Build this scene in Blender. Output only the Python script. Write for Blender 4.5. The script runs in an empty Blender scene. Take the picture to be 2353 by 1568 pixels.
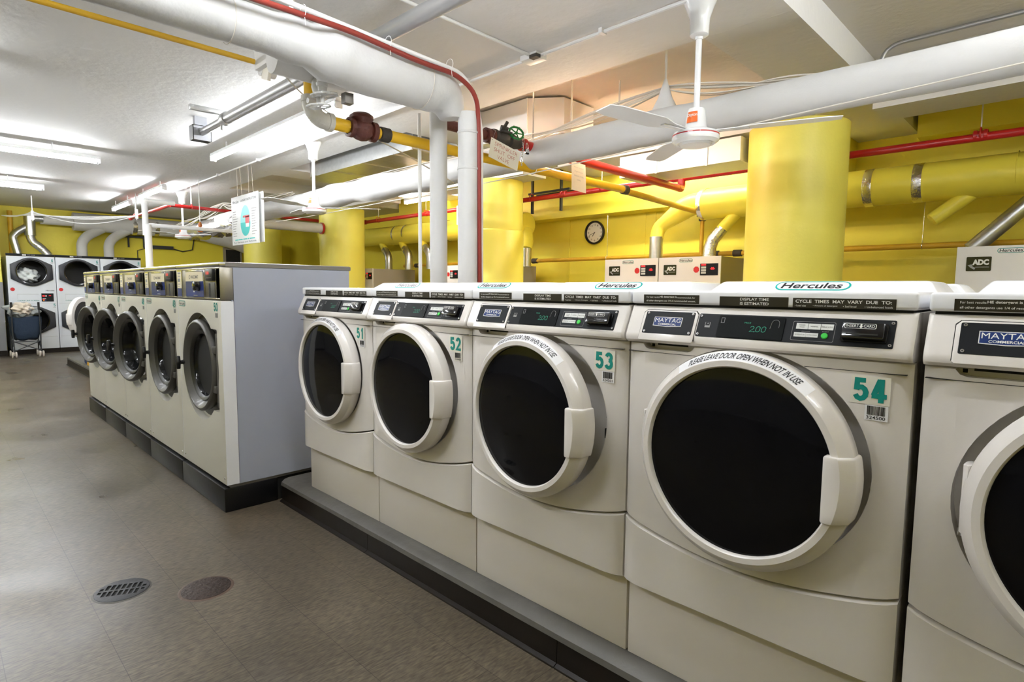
import bpy, bmesh, math, random
from mathutils import Matrix, Vector
R = math.radians
PI = math.pi
random.seed(7)
SC = bpy.context.scene
COL = SC.collection

# ------------------------------------------------------------------ camera, world, exposure
CAM_H = 1.2362
YAW, PITCH, ROLL, FPX = .7779, .0890, .0086, 1324.939
cd = bpy.data.cameras.new('camera')
cam = bpy.data.objects.new('camera', cd)
COL.objects.link(cam)
cd.sensor_fit = 'HORIZONTAL'
cd.sensor_width = 36
cd.lens = FPX / 2353 * 36
cd.clip_start = .05
cd.clip_end = 100
fwd = Vector((-math.sin(YAW) * math.cos(PITCH), math.cos(YAW) * math.cos(PITCH), -math.sin(PITCH)))
rgt = Vector((math.cos(YAW), math.sin(YAW), 0))
upv = rgt.cross(fwd)
r2 = rgt * math.cos(ROLL) + upv * math.sin(ROLL)
u2 = -rgt * math.sin(ROLL) + upv * math.cos(ROLL)
M = Matrix((r2, u2, -fwd)).transposed().to_4x4()
M.translation = (0, 0, CAM_H)
cam.matrix_world = M
SC.camera = cam
w = bpy.data.worlds.new('world')
SC.world = w
w.use_nodes = True
w.node_tree.nodes['Background'].inputs[0].default_value = (.9, .93, 1, 1)
w.node_tree.nodes['Background'].inputs[1].default_value = .25
SC.view_settings.view_transform = 'Standard'
SC.view_settings.look = 'None'
SC.view_settings.exposure = 1.75
SC.view_settings.gamma = 1
SC.view_settings.use_curve_mapping = False
TUBE = 34.0       # radiance of the fluorescent tubes
COOL = (.93, .96, 1.0)
WARM = (1.0, .70, .46)

# ------------------------------------------------------------------ materials
MATS = {}
def mat(name, col, rough=.5, metal=0, bump=0, bscale=60, spec=.5, coat=0, var=0, vscale=3, emit=None, es=0, trans=0, ior=1.45, alpha=1, aniso=None):
    m = bpy.data.materials.new(name)
    m.use_nodes = True
    nt = m.node_tree
    b = nt.nodes['Principled BSDF']
    b.inputs['Base Color'].default_value = (*col, 1)
    b.inputs['Roughness'].default_value = rough
    b.inputs['Metallic'].default_value = metal
    b.inputs['Specular IOR Level'].default_value = spec
    b.inputs['Coat Weight'].default_value = coat
    b.inputs['Coat Roughness'].default_value = .08
    b.inputs['IOR'].default_value = ior
    b.inputs['Transmission Weight'].default_value = trans
    b.inputs['Alpha'].default_value = alpha
    if emit:
        b.inputs['Emission Color'].default_value = (*emit, 1)
        b.inputs['Emission Strength'].default_value = es
    tc = nt.nodes.new('ShaderNodeTexCoord')
    if var:
        n = nt.nodes.new('ShaderNodeTexNoise'); n.inputs['Scale'].default_value = vscale; n.inputs['Detail'].default_value = 6
        nt.links.new(tc.outputs['Object'], n.inputs['Vector'])
        mx = nt.nodes.new('ShaderNodeMix'); mx.data_type = 'RGBA'
        mx.inputs['A'].default_value = (*[c * (1 - var) for c in col], 1)
        mx.inputs['B'].default_value = (*[min(1, c * (1 + var)) for c in col], 1)
        nt.links.new(n.outputs['Fac'], mx.inputs['Factor'])
        nt.links.new(mx.outputs['Result'], b.inputs['Base Color'])
    if bump:
        n2 = nt.nodes.new('ShaderNodeTexNoise'); n2.inputs['Scale'].default_value = bscale; n2.inputs['Detail'].default_value = 4
        nt.links.new(tc.outputs['Object'], n2.inputs['Vector'])
        bp = nt.nodes.new('ShaderNodeBump'); bp.inputs['Strength'].default_value = bump; bp.inputs['Distance'].default_value = .01
        nt.links.new(n2.outputs['Fac'], bp.inputs['Height'])
        nt.links.new(bp.outputs['Normal'], b.inputs['Normal'])
    MATS[name] = m
    return m

mat('enamel', (.73, .695, .66), .26, coat=.3, bump=.03, bscale=300, var=.02)
mat('enamel_beige', (.68, .62, .50), .28, coat=.3)
mat('enamel_top', (.82, .83, .86), .25, coat=.3)
mat('enamel_pedestal', (.72, .675, .625), .38, bump=.03, bscale=300)
mat('recess_grey', (.42, .42, .41), .45)
mat('black_panel', (.008, .009, .011), .5, spec=.22)
mat('black_gloss', (.006, .006, .008), .12, coat=.5)
mat('black_plastic', (.01, .01, .01), .4)
mat('door_glass', (.004, .004, .005), .05, spec=.22)
mat('display_glass', (.004, .005, .005), .4, spec=.1)
mat('gap', (.01, .01, .009), .8)
mat('strip_brown', (.022, .018, .010), .35)
mat('print_white', (.75, .74, .70), .6)
mat('print_grey', (.30, .30, .29), .6)
mat('print_black', (.012, .012, .015), .5)
mat('badge_blue', (.010, .030, .14), .3)
mat('teal', (.0, .23, .19), .45)
mat('teal_logo', (.0, .40, .36), .45)
mat('sticker', (.72, .69, .60), .45)
mat('sticker_white', (.80, .80, .82), .4)
mat('led_green', (.0, .12, .07), .5, emit=(.08, .7, .42), es=.09)
mat('button_green', (.03, .45, .05), .4, emit=(.1, .9, .1), es=.03)
mat('led_red', (.3, .0, .0), .5, emit=(1, .03, .03), es=.45)
mat('key_white', (.62, .63, .60), .5)
mat('screw', (.6, .6, .6), .25, 1)
mat('steel', (.36, .34, .30), .36, 1, bump=.02, bscale=200)
mat('steel_top', (.62, .61, .59), .22, 1)
mat('steel_dark', (.20, .19, .18), .45, .6)
mat('door_grey', (.065, .062, .055), .48, .0, coat=.15)
mat('chrome', (.75, .75, .76), .12, 1)
mat('panel_blue', (.36, .385, .46), .42, bump=.04, bscale=500, var=.03)
mat('front_cream', (.60, .585, .52), .38, bump=.05, bscale=400, var=.03)
mat('label_cream', (.78, .70, .50), .5)
mat('label_blue', (.03, .05, .20), .25)
mat('plinth_black', (.006, .006, .007), .36, spec=.3, bump=.05, bscale=30, var=.2)
mat('drum_glass', (.008, .009, .010), .05, 0, spec=.35)
mat('yellow_paint', (.88, .79, .14), .38, bump=.12, bscale=40, var=.04, vscale=1.2)
mat('yellow_wall', (.84, .71, .06), .45, bump=.15, bscale=25, var=.05, vscale=1.0)
mat('yellow_duct', (.84, .72, .075), .38, bump=.08, bscale=15, var=.05)
mat('grey_dado', (.24, .24, .245), .5, bump=.15, bscale=200)
mat('gas_yellow', (.80, .48, .015), .38, bump=.08, bscale=50, var=.10, vscale=8)
mat('gas_old', (.62, .36, .02), .5, bump=.1, bscale=50, var=.2, vscale=8)
mat('red_paint', (.42, .013, .012), .3, coat=.2)
mat('red_cable', (.24, .030, .020), .45)
mat('cast_red', (.10, .025, .018), .45, bump=.3, bscale=60)
mat('cast_dark', (.05, .042, .035), .6, bump=.3, bscale=80)
mat('cast_iron_pale', (.55, .53, .48), .5, bump=.3, bscale=60, var=.15, vscale=12)
mat('valve_green', (.01, .16, .03), .35)
mat('ceiling_paint', (.72, .715, .70), .75, bump=.35, bscale=18, var=.04, vscale=.8)
mat('bay_paint', (.70, .66, .60), .75, bump=.35, bscale=22, var=.06, vscale=1.5)
mat('pipe_white', (.60, .60, .595), .6, bump=.5, bscale=14, var=.06, vscale=6)
mat('pipe_grey', (.62, .61, .59), .6, bump=.4, bscale=12, var=.08, vscale=5)
mat('white_paint', (.80, .80, .80), .4)
mat('white_gloss', (.82, .83, .84), .25, coat=.3)
mat('cable_white', (.62, .58, .52), .6)
mat('galvanized', (.55, .56, .56), .35, 1, bump=.1, bscale=10, var=.18, vscale=18)
mat('foil', (.78, .78, .78), .22, 1, bump=.6, bscale=40)
mat('conduit_grey', (.42, .42, .42), .4, .7)
mat('box_grey', (.30, .31, .33), .45)
mat('paper', (.66, .60, .50), .7, var=.06, vscale=20)
mat('plate_cream', (.72, .68, .58), .5, var=.05, vscale=15)
mat('print_red', (.40, .06, .04), .6)
mat('orange', (.75, .14, .02), .5)
mat('copper', (.50, .17, .05), .45, .4)
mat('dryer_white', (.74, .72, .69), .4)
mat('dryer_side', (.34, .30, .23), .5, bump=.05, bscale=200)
mat('dryer_bluewhite', (.72, .76, .80), .4)
mat('dryer_door', (.022, .024, .030), .4)
mat('dryer_glass', (.02, .025, .022), .05, spec=.7)
mat('stop_red', (.62, .02, .02), .5)
mat('curb_concrete', (.10, .095, .085), .45, bump=.3, bscale=25, var=.35, vscale=7)
mat('cove_base', (.011, .008, .006), .38, spec=.3, bump=.06, bscale=15)
mat('drain_iron', (.045, .046, .05), .5, .3, bump=.15, bscale=100)
mat('drain_rust', (.042, .027, .021), .55, .4, bump=.5, bscale=60, var=.5, vscale=14)
mat('rim_rust', (.10, .065, .045), .6, bump=.3, bscale=50)
mat('fabric_navy', (.012, .025, .05), .85, bump=.5, bscale=30)
mat('cloth_grey', (.38, .40, .40), .9, bump=.9, bscale=14, var=.2, vscale=12)
mat('cloth_white', (.75, .78, .76), .9, bump=.6, bscale=10)
mat('cloth_cream', (.72, .64, .54), .9, bump=.6, bscale=10)
mat('wheel', (.55, .50, .44), .6)
mat('dark_metal', (.03, .032, .035), .5)
mat('blue_plastic', (.01, .05, .20), .4)
mat('safety_yellow', (.80, .45, .01), .4)
mat('plastic_white', (.80, .80, .78), .4)
mat('tube_cool', (1, 1, 1), .5, emit=COOL, es=TUBE)
mat('tube_warm', (1, 1, 1), .5, emit=WARM, es=TUBE * 1.3)
mat('sign_white', (.80, .81, .80), .35)
mat('sign_cyan', (.25, .72, .72), .4)
mat('sign_teal', (.0, .48, .46), .4)
mat('sign_red', (.62, .07, .08), .4)

def floor_material():
    m = mat('vinyl_tile', (.085, .072, .058), .33, coat=.0)
    nt = m.node_tree; b = nt.nodes['Principled BSDF']
    tc = nt.nodes.new('ShaderNodeTexCoord')
    mp = nt.nodes.new('ShaderNodeMapping'); mp.inputs['Location'].default_value = (.05, .168, 0)
    nt.links.new(tc.outputs['Object'], mp.inputs['Vector'])
    br = nt.nodes.new('ShaderNodeTexBrick')
    br.offset = 0.5
    br.inputs['Scale'].default_value = 1
    br.inputs['Brick Width'].default_value = .2765
    br.inputs['Row Height'].default_value = .2765
    br.inputs['Mortar Size'].default_value = .0012
    br.inputs['Mortar Smooth'].default_value = .3
    br.inputs['Color1'].default_value = (.088, .070, .048, 1)
    br.inputs['Color2'].default_value = (.102, .082, .057, 1)
    br.inputs['Mortar'].default_value = (.038, .030, .022, 1)
    nt.links.new(mp.outputs[0], br.inputs['Vector'])
    n1 = nt.nodes.new('ShaderNodeTexNoise'); n1.inputs['Scale'].default_value = 130; n1.inputs['Detail'].default_value = 8; n1.inputs['Distortion'].default_value = .2
    m2 = nt.nodes.new('ShaderNodeMapping'); m2.inputs['Scale'].default_value = (1.0, .22, 1); m2.inputs['Rotation'].default_value = (0, 0, .12)
    nt.links.new(tc.outputs['Object'], m2.inputs['Vector']); nt.links.new(m2.outputs[0], n1.inputs['Vector'])
    n2 = nt.nodes.new('ShaderNodeTexNoise'); n2.inputs['Scale'].default_value = 2.2; n2.inputs['Detail'].default_value = 6
    nt.links.new(tc.outputs['Object'], n2.inputs['Vector'])
    r1 = nt.nodes.new('ShaderNodeMapRange'); r1.inputs['From Min'].default_value = .3; r1.inputs['From Max'].default_value = .7; r1.inputs['To Min'].default_value = .5; r1.inputs['To Max'].default_value = 1.5
    nt.links.new(n1.outputs['Fac'], r1.inputs['Value'])
    r3 = nt.nodes.new('ShaderNodeMapRange'); r3.inputs['From Min'].default_value = .3; r3.inputs['From Max'].default_value = .7; r3.inputs['To Min'].default_value = .8; r3.inputs['To Max'].default_value = 1.2
    nt.links.new(n2.outputs['Fac'], r3.inputs['Value'])
    mu = nt.nodes.new('ShaderNodeMath'); mu.operation = 'MULTIPLY'
    nt.links.new(r1.outputs[0], mu.inputs[0]); nt.links.new(r3.outputs[0], mu.inputs[1])
    mx = nt.nodes.new('ShaderNodeMix'); mx.data_type = 'RGBA'; mx.blend_type = 'MULTIPLY'; mx.inputs['Factor'].default_value = 1
    nt.links.new(br.outputs['Color'], mx.inputs['A']); nt.links.new(mu.outputs[0], mx.inputs['B'])
    nt.links.new(mx.outputs['Result'], b.inputs['Base Color'])
    r2 = nt.nodes.new('ShaderNodeMapRange'); r2.inputs['From Min'].default_value = .3; r2.inputs['From Max'].default_value = .7; r2.inputs['To Min'].default_value = .26; r2.inputs['To Max'].default_value = .44
    nt.links.new(n2.outputs['Fac'], r2.inputs['Value']); nt.links.new(r2.outputs[0], b.inputs['Roughness'])
    bp = nt.nodes.new('ShaderNodeBump'); bp.inputs['Strength'].default_value = .12; bp.inputs['Distance'].default_value = .004
    nt.links.new(n1.outputs['Fac'], bp.inputs['Height']); nt.links.new(bp.outputs['Normal'], b.inputs['Normal'])
floor_material()

# ------------------------------------------------------------------ mesh building
_TXT = {}
def text_mesh(s, bold):
    k = (s, bold)
    if k not in _TXT:
        cu = bpy.data.curves.new('t', 'FONT'); cu.body = s; cu.size = 1; cu.offset = bold; cu.resolution_u = 3
        cu.fill_mode = 'FRONT'
        ob = bpy.data.objects.new('t', cu); COL.objects.link(ob)
        dg = bpy.context.evaluated_depsgraph_get()
        me = bpy.data.meshes.new_from_object(ob.evaluated_get(dg))
        vs = [v.co.copy() for v in me.vertices]; fs = [tuple(p.vertices) for p in me.polygons]
        bpy.data.objects.remove(ob); bpy.data.curves.remove(cu); bpy.data.meshes.remove(me)
        x0 = min(v.x for v in vs); x1 = max(v.x for v in vs); y0 = min(v.y for v in vs); y1 = max(v.y for v in vs)
        _TXT[k] = ([((v.x - x0) / (x1 - x0), (v.y - y0) / (y1 - y0)) for v in vs], fs, (x1 - x0) / (y1 - y0))
    return _TXT[k]

def frame(o, u, v):
    u = Vector(u).normalized(); v = Vector(v).normalized(); n = u.cross(v)
    m = Matrix((u, v, n)).transposed().to_4x4(); m.translation = Vector(o); return m

class MB:
    def __init__(s): s.b = bmesh.new(); s.mats = []; s.mi = 0
    def m(s, name):
        if name not in s.mats: s.mats.append(name)
        s.mi = s.mats.index(name); return s
    def _add(s, bm2, mx=None):
        if mx is not None: bmesh.ops.transform(bm2, matrix=mx, verts=bm2.verts)
        vm = {v: s.b.verts.new(v.co) for v in bm2.verts}
        for f in bm2.faces:
            try: nf = s.b.faces.new([vm[v] for v in f.verts]); nf.material_index = s.mi; nf.smooth = True
            except ValueError: pass
        bm2.free()
    def raw(s, vs, fs, mx=None, flat=False):
        vv = [s.b.verts.new((mx @ Vector(v)) if mx is not None else v) for v in vs]
        for f in fs:
            try: nf = s.b.faces.new([vv[i] for i in f]); nf.material_index = s.mi; nf.smooth = not flat
            except ValueError: pass
        return s
    def box(s, x0, x1, y0, y1, z0, z1, bev=0, seg=2, mx=None):
        b = bmesh.new(); bmesh.ops.create_cube(b, size=1)
        for v in b.verts:
            v.co = Vector(((x0 + x1) / 2 + v.co.x * (x1 - x0), (y0 + y1) / 2 + v.co.y * (y1 - y0), (z0 + z1) / 2 + v.co.z * (z1 - z0)))
        if bev: bmesh.ops.bevel(b, geom=list(b.edges), offset=bev, segments=seg, affect='EDGES', profile=.5)
        s._add(b, mx); return s
    def prism(s, poly, h0, h1, mx=None, bev=0):
        """polygon in local xy, extruded along local z from h0 to h1"""
        b = bmesh.new()
        lo = [b.verts.new((x, y, h0)) for x, y in poly]; hi = [b.verts.new((x, y, h1)) for x, y in poly]
        n = len(poly)
        b.faces.new(lo[::-1]); b.faces.new(hi)
        for i in range(n): b.faces.new([lo[i], lo[(i + 1) % n], hi[(i + 1) % n], hi[i]])
        bmesh.ops.recalc_face_normals(b, faces=b.faces)
        if bev: bmesh.ops.bevel(b, geom=list(b.edges), offset=bev, segments=2, affect='EDGES', profile=.5)
        s._add(b, mx); return s
    def lathe(s, prof, n=32, mx=None, cap=True, a0=0, a1=2 * PI):
        """profile of (r, z) turned about local z"""
        full = abs(a1 - a0 - 2 * PI) < 1e-6
        vs = []; fs = []; k = n if full else n + 1
        for r, z in prof:
            for i in range(k):
                a = a0 + (a1 - a0) * i / n
                vs.append((max(r, 1e-5) * math.cos(a), max(r, 1e-5) * math.sin(a), z))
        for j in range(len(prof) - 1):
            for i in range(n):
                i2 = (i + 1) % k if full else i + 1
                fs.append((j * k + i, j * k + i2, (j + 1) * k + i2, (j + 1) * k + i))
        if cap and full:
            if prof[0][0] > 1e-4: fs.append(tuple(range(k))[::-1])
            if prof[-1][0] > 1e-4: fs.append(tuple((len(prof) - 1) * k + i for i in range(k)))
        return s.raw(vs, fs, mx)
    def cyl(s, p0, p1, r, n=14, r1=None):
        return s.tube([p0, p1], [r, r if r1 is None else r1], n)
    def tube(s, pts, r, n=12, cap=True, wob=0):
        pts = [Vector(p) for p in pts]
        rs = r if isinstance(r, (list, tuple)) else [r] * len(pts)
        if len(rs) != len(pts):
            k_ = len(rs) - 1; n_ = len(pts) - 1
            rs = [rs[int(i * k_ / n_)] * (1 - (i * k_ / n_) % 1) + rs[min(k_, int(i * k_ / n_) + 1)] * ((i * k_ / n_) % 1) for i in range(n_ + 1)]
        vs = []; fs = []
        t0 = (pts[1] - pts[0]).normalized()
        ref = Vector((0, 0, 1)) if abs(t0.z) < .9 else Vector((1, 0, 0))
        nrm = (ref - t0 * ref.dot(t0)).normalized()
        for i, p in enumerate(pts):
            t = (pts[min(i + 1, len(pts) - 1)] - pts[max(i - 1, 0)]).normalized()
            nrm = (nrm - t * nrm.dot(t)).normalized(); bn = t.cross(nrm)
            for k in range(n):
                a = 2 * PI * k / n
                rr = rs[i] * (1 + (random.uniform(-wob, wob) if wob else 0))
                vs.append(p + nrm * rr * math.cos(a) + bn * rr * math.sin(a))
        for i in range(len(pts) - 1):
            for k in range(n):
                k2 = (k + 1) % n
                fs.append((i * n + k, i * n + k2, (i + 1) * n + k2, (i + 1) * n + k))
        if cap:
            fs.append(tuple(range(n))[::-1]); fs.append(tuple((len(pts) - 1) * n + k for k in range(n)))
        return s.raw(vs, fs)
    def torus(s, R0, r, mx=None, n=28, k=10):
        vs = []; fs = []
        for i in range(n):
            a = 2 * PI * i / n
            for j in range(k):
                b = 2 * PI * j / k
                vs.append(((R0 + r * math.cos(b)) * math.cos(a), (R0 + r * math.cos(b)) * math.sin(a), r * math.sin(b)))
        for i in range(n):
            for j in range(k):
                fs.append((i * k + j, ((i + 1) % n) * k + j, ((i + 1) % n) * k + (j + 1) % k, i * k + (j + 1) % k))
        return s.raw(vs, fs, mx)
    def plate(s, mx, x, y, w, h, t=.0006, rnd=0):
        if rnd:
            p = []
            for cx, cy, a0 in ((x + w - rnd, y + h - rnd, 0), (x + rnd, y + h - rnd, 90), (x + rnd, y + rnd, 180), (x + w - rnd, y + rnd, 270)):
                for k in range(5):
                    a = R(a0 + 90 * k / 4); p.append((cx + rnd * math.cos(a), cy + rnd * math.sin(a)))
            return s.prism(p, 0, t, mx)
        return s.box(x, x + w, y, y + h, 0, t, mx=mx)
    def text(s, t, mx, x, y, w, h, z=.0011, bold=0, shear=0):
        """lettering squeezed into the rectangle x, y, w, h of a plane"""
        uv, fs, asp = text_mesh(t, bold)
        if w is None: w = h * asp
        return s.raw([(x + a * w + shear * b * h, y + b * h, z) for a, b in uv], fs, mx, flat=True)
    def ribbon(s, pts, th, mx, z, closed=False):
        P_ = [Vector((a, b)) for a, b in pts]; n = len(P_); L_ = []; R_ = []
        for i in range(n):
            a = P_[(i - 1) % n] if (closed or i) else None; c = P_[(i + 1) % n] if (closed or i < n - 1) else None
            d1 = (P_[i] - a).normalized() if a is not None else (c - P_[i]).normalized()
            d2 = (c - P_[i]).normalized() if c is not None else d1
            n1 = Vector((-d1.y, d1.x)); n2 = Vector((-d2.y, d2.x)); m_ = (n1 + n2)
            m_ = m_.normalized() if m_.length > .01 else n1
            k = min(1.6, 1 / max(.4, m_.dot(n1))); L_.append(P_[i] + m_ * k * th / 2); R_.append(P_[i] - m_ * k * th / 2)
        vs = [(p.x, p.y, z) for p in L_] + [(p.x, p.y, z) for p in R_]
        fs = [(n + i, n + (i + 1) % n, (i + 1) % n, i) for i in range(n if closed else n - 1)]
        return s.raw(vs, fs, mx, flat=True)
    def digits(s, t, mx, x, y, w, h, z=.0009, th=None, gap=.12):
        k = len(t); cw = w / (k + gap * (k - 1)); th = th or cw * .35; o = th / 2
        for i, ch in enumerate(t):
            x0 = x + i * cw * (1 + gap)
            X = lambda a: x0 + o + (cw - th) * a
            Yy = lambda b: y + o + (h - th) * b
            A = lambda cx, cy, rx, ry, a0, a1, n=9: [(X(cx + rx * math.cos(R(a0 + (a1 - a0) * j / n))), Yy(cy + ry * math.sin(R(a0 + (a1 - a0) * j / n)))) for j in range(n + 1)]
            for cl, pl in {
                '0': [(1, A(.5, .72, .5, .28, 0, 180) + A(.5, .28, .5, .28, 180, 360))],
                '1': [(0, [(X(.15), Yy(.80)), (X(.42), Yy(.84)), (X(.62), Yy(1))]), (0, [(X(.62), y + h), (X(.62), y)])],
                '2': [(0, A(.5, .72, .5, .28, 170, -30) + [(X(.02), Yy(.0)), (X(1) + o, Yy(0))])],
                '3': [(0, A(.48, .76, .46, .24, 165, -90)), (0, A(.48, .27, .52, .27, 90, -165))],
                '4': [(0, [(X(.74), y), (X(.74), y + h)]), (0, [(X(.60), y + h * .97), (X(.02), Yy(.24))]), (0, [(X(0) - o * .6, Yy(.22)), (X(1) + o, Yy(.22))])],
                '5': [(0, [(X(.94), Yy(1)), (X(.12), Yy(1)), (X(.08), Yy(.46))]), (0, A(.48, .32, .52, .32, 142, -160))],
                '6': [(1, A(.5, .29, .5, .29, 180, 540)), (0, A(.5, .70, .5, .30, 25, 180) + [(X(0), Yy(.29))])],
                '7': [(0, [(X(0), Yy(1)), (X(1), Yy(1)), (X(.35), y)])],
                '8': [(1, A(.5, .76, .42, .24, 0, 360)), (1, A(.5, .27, .5, .27, 0, 360))],
                '9': [(1, A(.5, .71, .5, .29, 0, 360)), (0, [(X(1), Yy(.71)), (X(1), Yy(.3))] + A(.5, .30, .5, .30, 0, -155))]}[ch]:
                s.ribbon(pl[:-1] if cl else pl, th, mx, z, bool(cl)); z += .00012
        return s
    def build(s, name, parent=None, kind=None, label=None, sharp=38, origin=None, recalc=False):
        if recalc: bmesh.ops.recalc_face_normals(s.b, faces=s.b.faces)
        if origin is not None: bmesh.ops.translate(s.b, vec=-Vector(origin), verts=s.b.verts)
        me = bpy.data.meshes.new(name); s.b.to_mesh(me); s.b.free()
        for n in s.mats: me.materials.append(MATS[n])
        me.set_sharp_from_angle(angle=R(sharp))
        o = bpy.data.objects.new(name, me); COL.objects.link(o)
        if parent: o.parent = parent
        if origin is not None: o.location = origin
        if kind: o['kind'] = kind
        if label: o['label'] = label
        return o

def tag(o, label, cat, group=None, kind=None):
    o['label'] = label; o['category'] = cat
    if group: o['group'] = group
    if kind: o['kind'] = kind
    return o
def thing(name, label, cat, loc=(0, 0, 0), rz=0, group=None):
    o = bpy.data.objects.new(name, None); o.empty_display_size = .1; COL.objects.link(o)
    o.location = loc; o.rotation_euler = (0, 0, rz)
    return tag(o, label, cat, group)
def struct(name, mb, **k):
    o = mb.build(name, **k); o['kind'] = 'structure'; return o
def dup(o, parent=None):
    c = o.copy(); COL.objects.link(c); c.parent = parent
    for ch in list(o.children): dup(ch, c)
    return c
def arc(c, r, a0, a1, axis_u, axis_v, n=8):
    c = Vector(c); u = Vector(axis_u); v = Vector(axis_v)
    return [c + u * r * math.cos(R(a0 + (a1 - a0) * i / n)) + v * r * math.sin(R(a0 + (a1 - a0) * i / n)) for i in range(n + 1)]
def bend(pts, r, n=6):
    """polyline with rounded corners"""
    pts = [Vector(p) for p in pts]; out = [pts[0]]
    for i in range(1, len(pts) - 1):
        a = (pts[i - 1] - pts[i]); b = (pts[i + 1] - pts[i])
        rr = min(r, a.length * .49, b.length * .49)
        p0 = pts[i] + a.normalized() * rr; p1 = pts[i] + b.normalized() * rr
        for k in range(n + 1):
            t = k / n; out.append(p0 * (1 - t) ** 2 + pts[i] * 2 * t * (1 - t) + p1 * t * t)
    out.append(pts[-1]); return out
def cut(mb, cutters):
    """mesh with the cutter meshes taken out of it, as a new MB"""
    me = bpy.data.meshes.new('c'); mb.b.to_mesh(me); ob = bpy.data.objects.new('c', me); COL.objects.link(ob)
    for n in mb.mats: me.materials.append(MATS[n])
    tmp = []
    for cm in cutters:
        m2 = bpy.data.meshes.new('k'); bmesh.ops.recalc_face_normals(cm.b, faces=cm.b.faces); cm.b.to_mesh(m2)
        for n in cm.mats: m2.materials.append(MATS[n])
        o2 = bpy.data.objects.new('k', m2); COL.objects.link(o2); tmp.append(o2)
        md = ob.modifiers.new('b', 'BOOLEAN'); md.object = o2; md.solver = 'EXACT'; md.operation = 'DIFFERENCE'
    dg = bpy.context.evaluated_depsgraph_get()
    res = bpy.data.meshes.new_from_object(ob.evaluated_get(dg))
    out = MB(); out.mats = list(mb.mats); out.b.from_mesh(res)
    for f in out.b.faces: f.smooth = True
    for o in tmp + [ob]: bpy.data.objects.remove(o)
    return out

ZC = 2.72      # ceiling of the aisle side
ZB = 2.92      # slab inside the bays
YB = 6.6       # back wall
XL = -14.45    # far left wall
YF = -4.6      # wall behind the aisle
XR = 3.4
# ------------------------------------------------------------------ room shell
f = MB().m('vinyl_tile'); f.box(XL - .2, XR + .2, YF - .2, YB + .2, -.12, 0); struct('floor', f)
c = MB().m('ceiling_paint')
c.box(XL - .2, -1.19, YF - .2, 3.30, ZC, ZC + .5)
c.box(XL - .2, -9.25, 3.30, YB + .2, ZC, ZC + .5)
struct('ceiling', c)
c = MB().m('bay_paint')
c.box(-9.25, -1.19, 3.30, YB + .2, ZB, ZB + .3)
c.box(-1.19, XR + .2, YF - .2, YB + .2, ZB, ZB + .3)
struct('ceiling', c)
n = 0
for x0, x1 in ((-1.69, -1.19), (-4.69, -4.19), (-7.72, -7.22)):
    n += 1; b = MB().m('ceiling_paint'); b.box(x0, x1, 3.301, YB, ZC, ZB + .05); struct('trim_%d' % n, b)
b = MB().m('ceiling_paint'); b.box(-1.185, XR, 4.93, 5.33, 2.57, ZB + .05).box(-4.18, -1.70, 4.93, 5.33, 2.57, ZB + .05).box(-7.21, -4.70, 4.93, 5.33, 2.57, ZB + .05).box(-9.2, -7.73, 4.93, 5.33, 2.57, ZB + .05); struct('trim_4', b)
b = MB().m('yellow_wall'); b.box(-9.2, -1.70, 6.30, YB, 2.24, ZB + .02); b.box(-1.15, XR, 6.30, YB, 2.62, ZB + .02); struct('trim_5', b)
b = MB().m('yellow_wall'); b.box(XL - .2, XR + .2, YB, YB + .2, 0, 3.2)
struct('wall_back', b)
b = MB().m('yellow_wall'); b.box(XL - .2, XL, YF, YB, 0, 3.2); struct('wall_left', b)
b = MB().m('yellow_paint'); b.box(XL, -13.42, YF, .95, 1.29, ZC); b.m('grey_dado').box(XL, -13.415, YF, .955, .0, 1.29); struct('wall_corner', b)
b = MB().m('cove_base'); b.box(XL, -13.405, YF, .965, 0, .09); struct('baseboard_corner', b)
b = MB().m('yellow_paint'); b.box(XL, XR + .2, YF - .2, YF, 1.29, 3.2); b.m('grey_dado').box(XL, XR + .2, YF - .2, YF + .005, 0, 1.29); struct('wall_front', b)
b = MB().m('yellow_wall'); b.box(XR, XR + .2, YF, YB, 0, 3.2); struct('wall_right', b)
b = MB().m('yellow_wall')
for x in (-5.35, -4.1, -3.95): b.box(x - .012, x + .012, YB - .008, YB, 0, 2.24)
struct('trim_6', b)

# columns
names = [(-1.75, 5.10, 'thick yellow round column nearest the camera, in front of the yellow duct'),
         (-5.37, 5.10, 'yellow round column just right of the white vertical pipes'),
         (-9.12, 5.08, 'yellow round column behind the grey side of washer 50, right of the hanging sign'),
         (-12.5, 5.10, 'farthest yellow round column, behind the hanging laundry instructions sign')]
for x, y, lab in names:
    m_ = MB().m('yellow_paint')
    if x == -5.37: prof = [(.384, 0), (.384, 1.95), (.378, 1.965), (.370, 1.97), (.370, 2.568)]  # radius step stands in for a shadow edge across this column
    else: prof = [(.374, 0), (.374, 2.568 if x > -12 else ZC)]
    m_.lathe(prof, 56)
    o = m_.build('column', sharp=50); o.location = (x, y, 0)
    tag(o, lab, 'column', 'round yellow columns')

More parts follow.
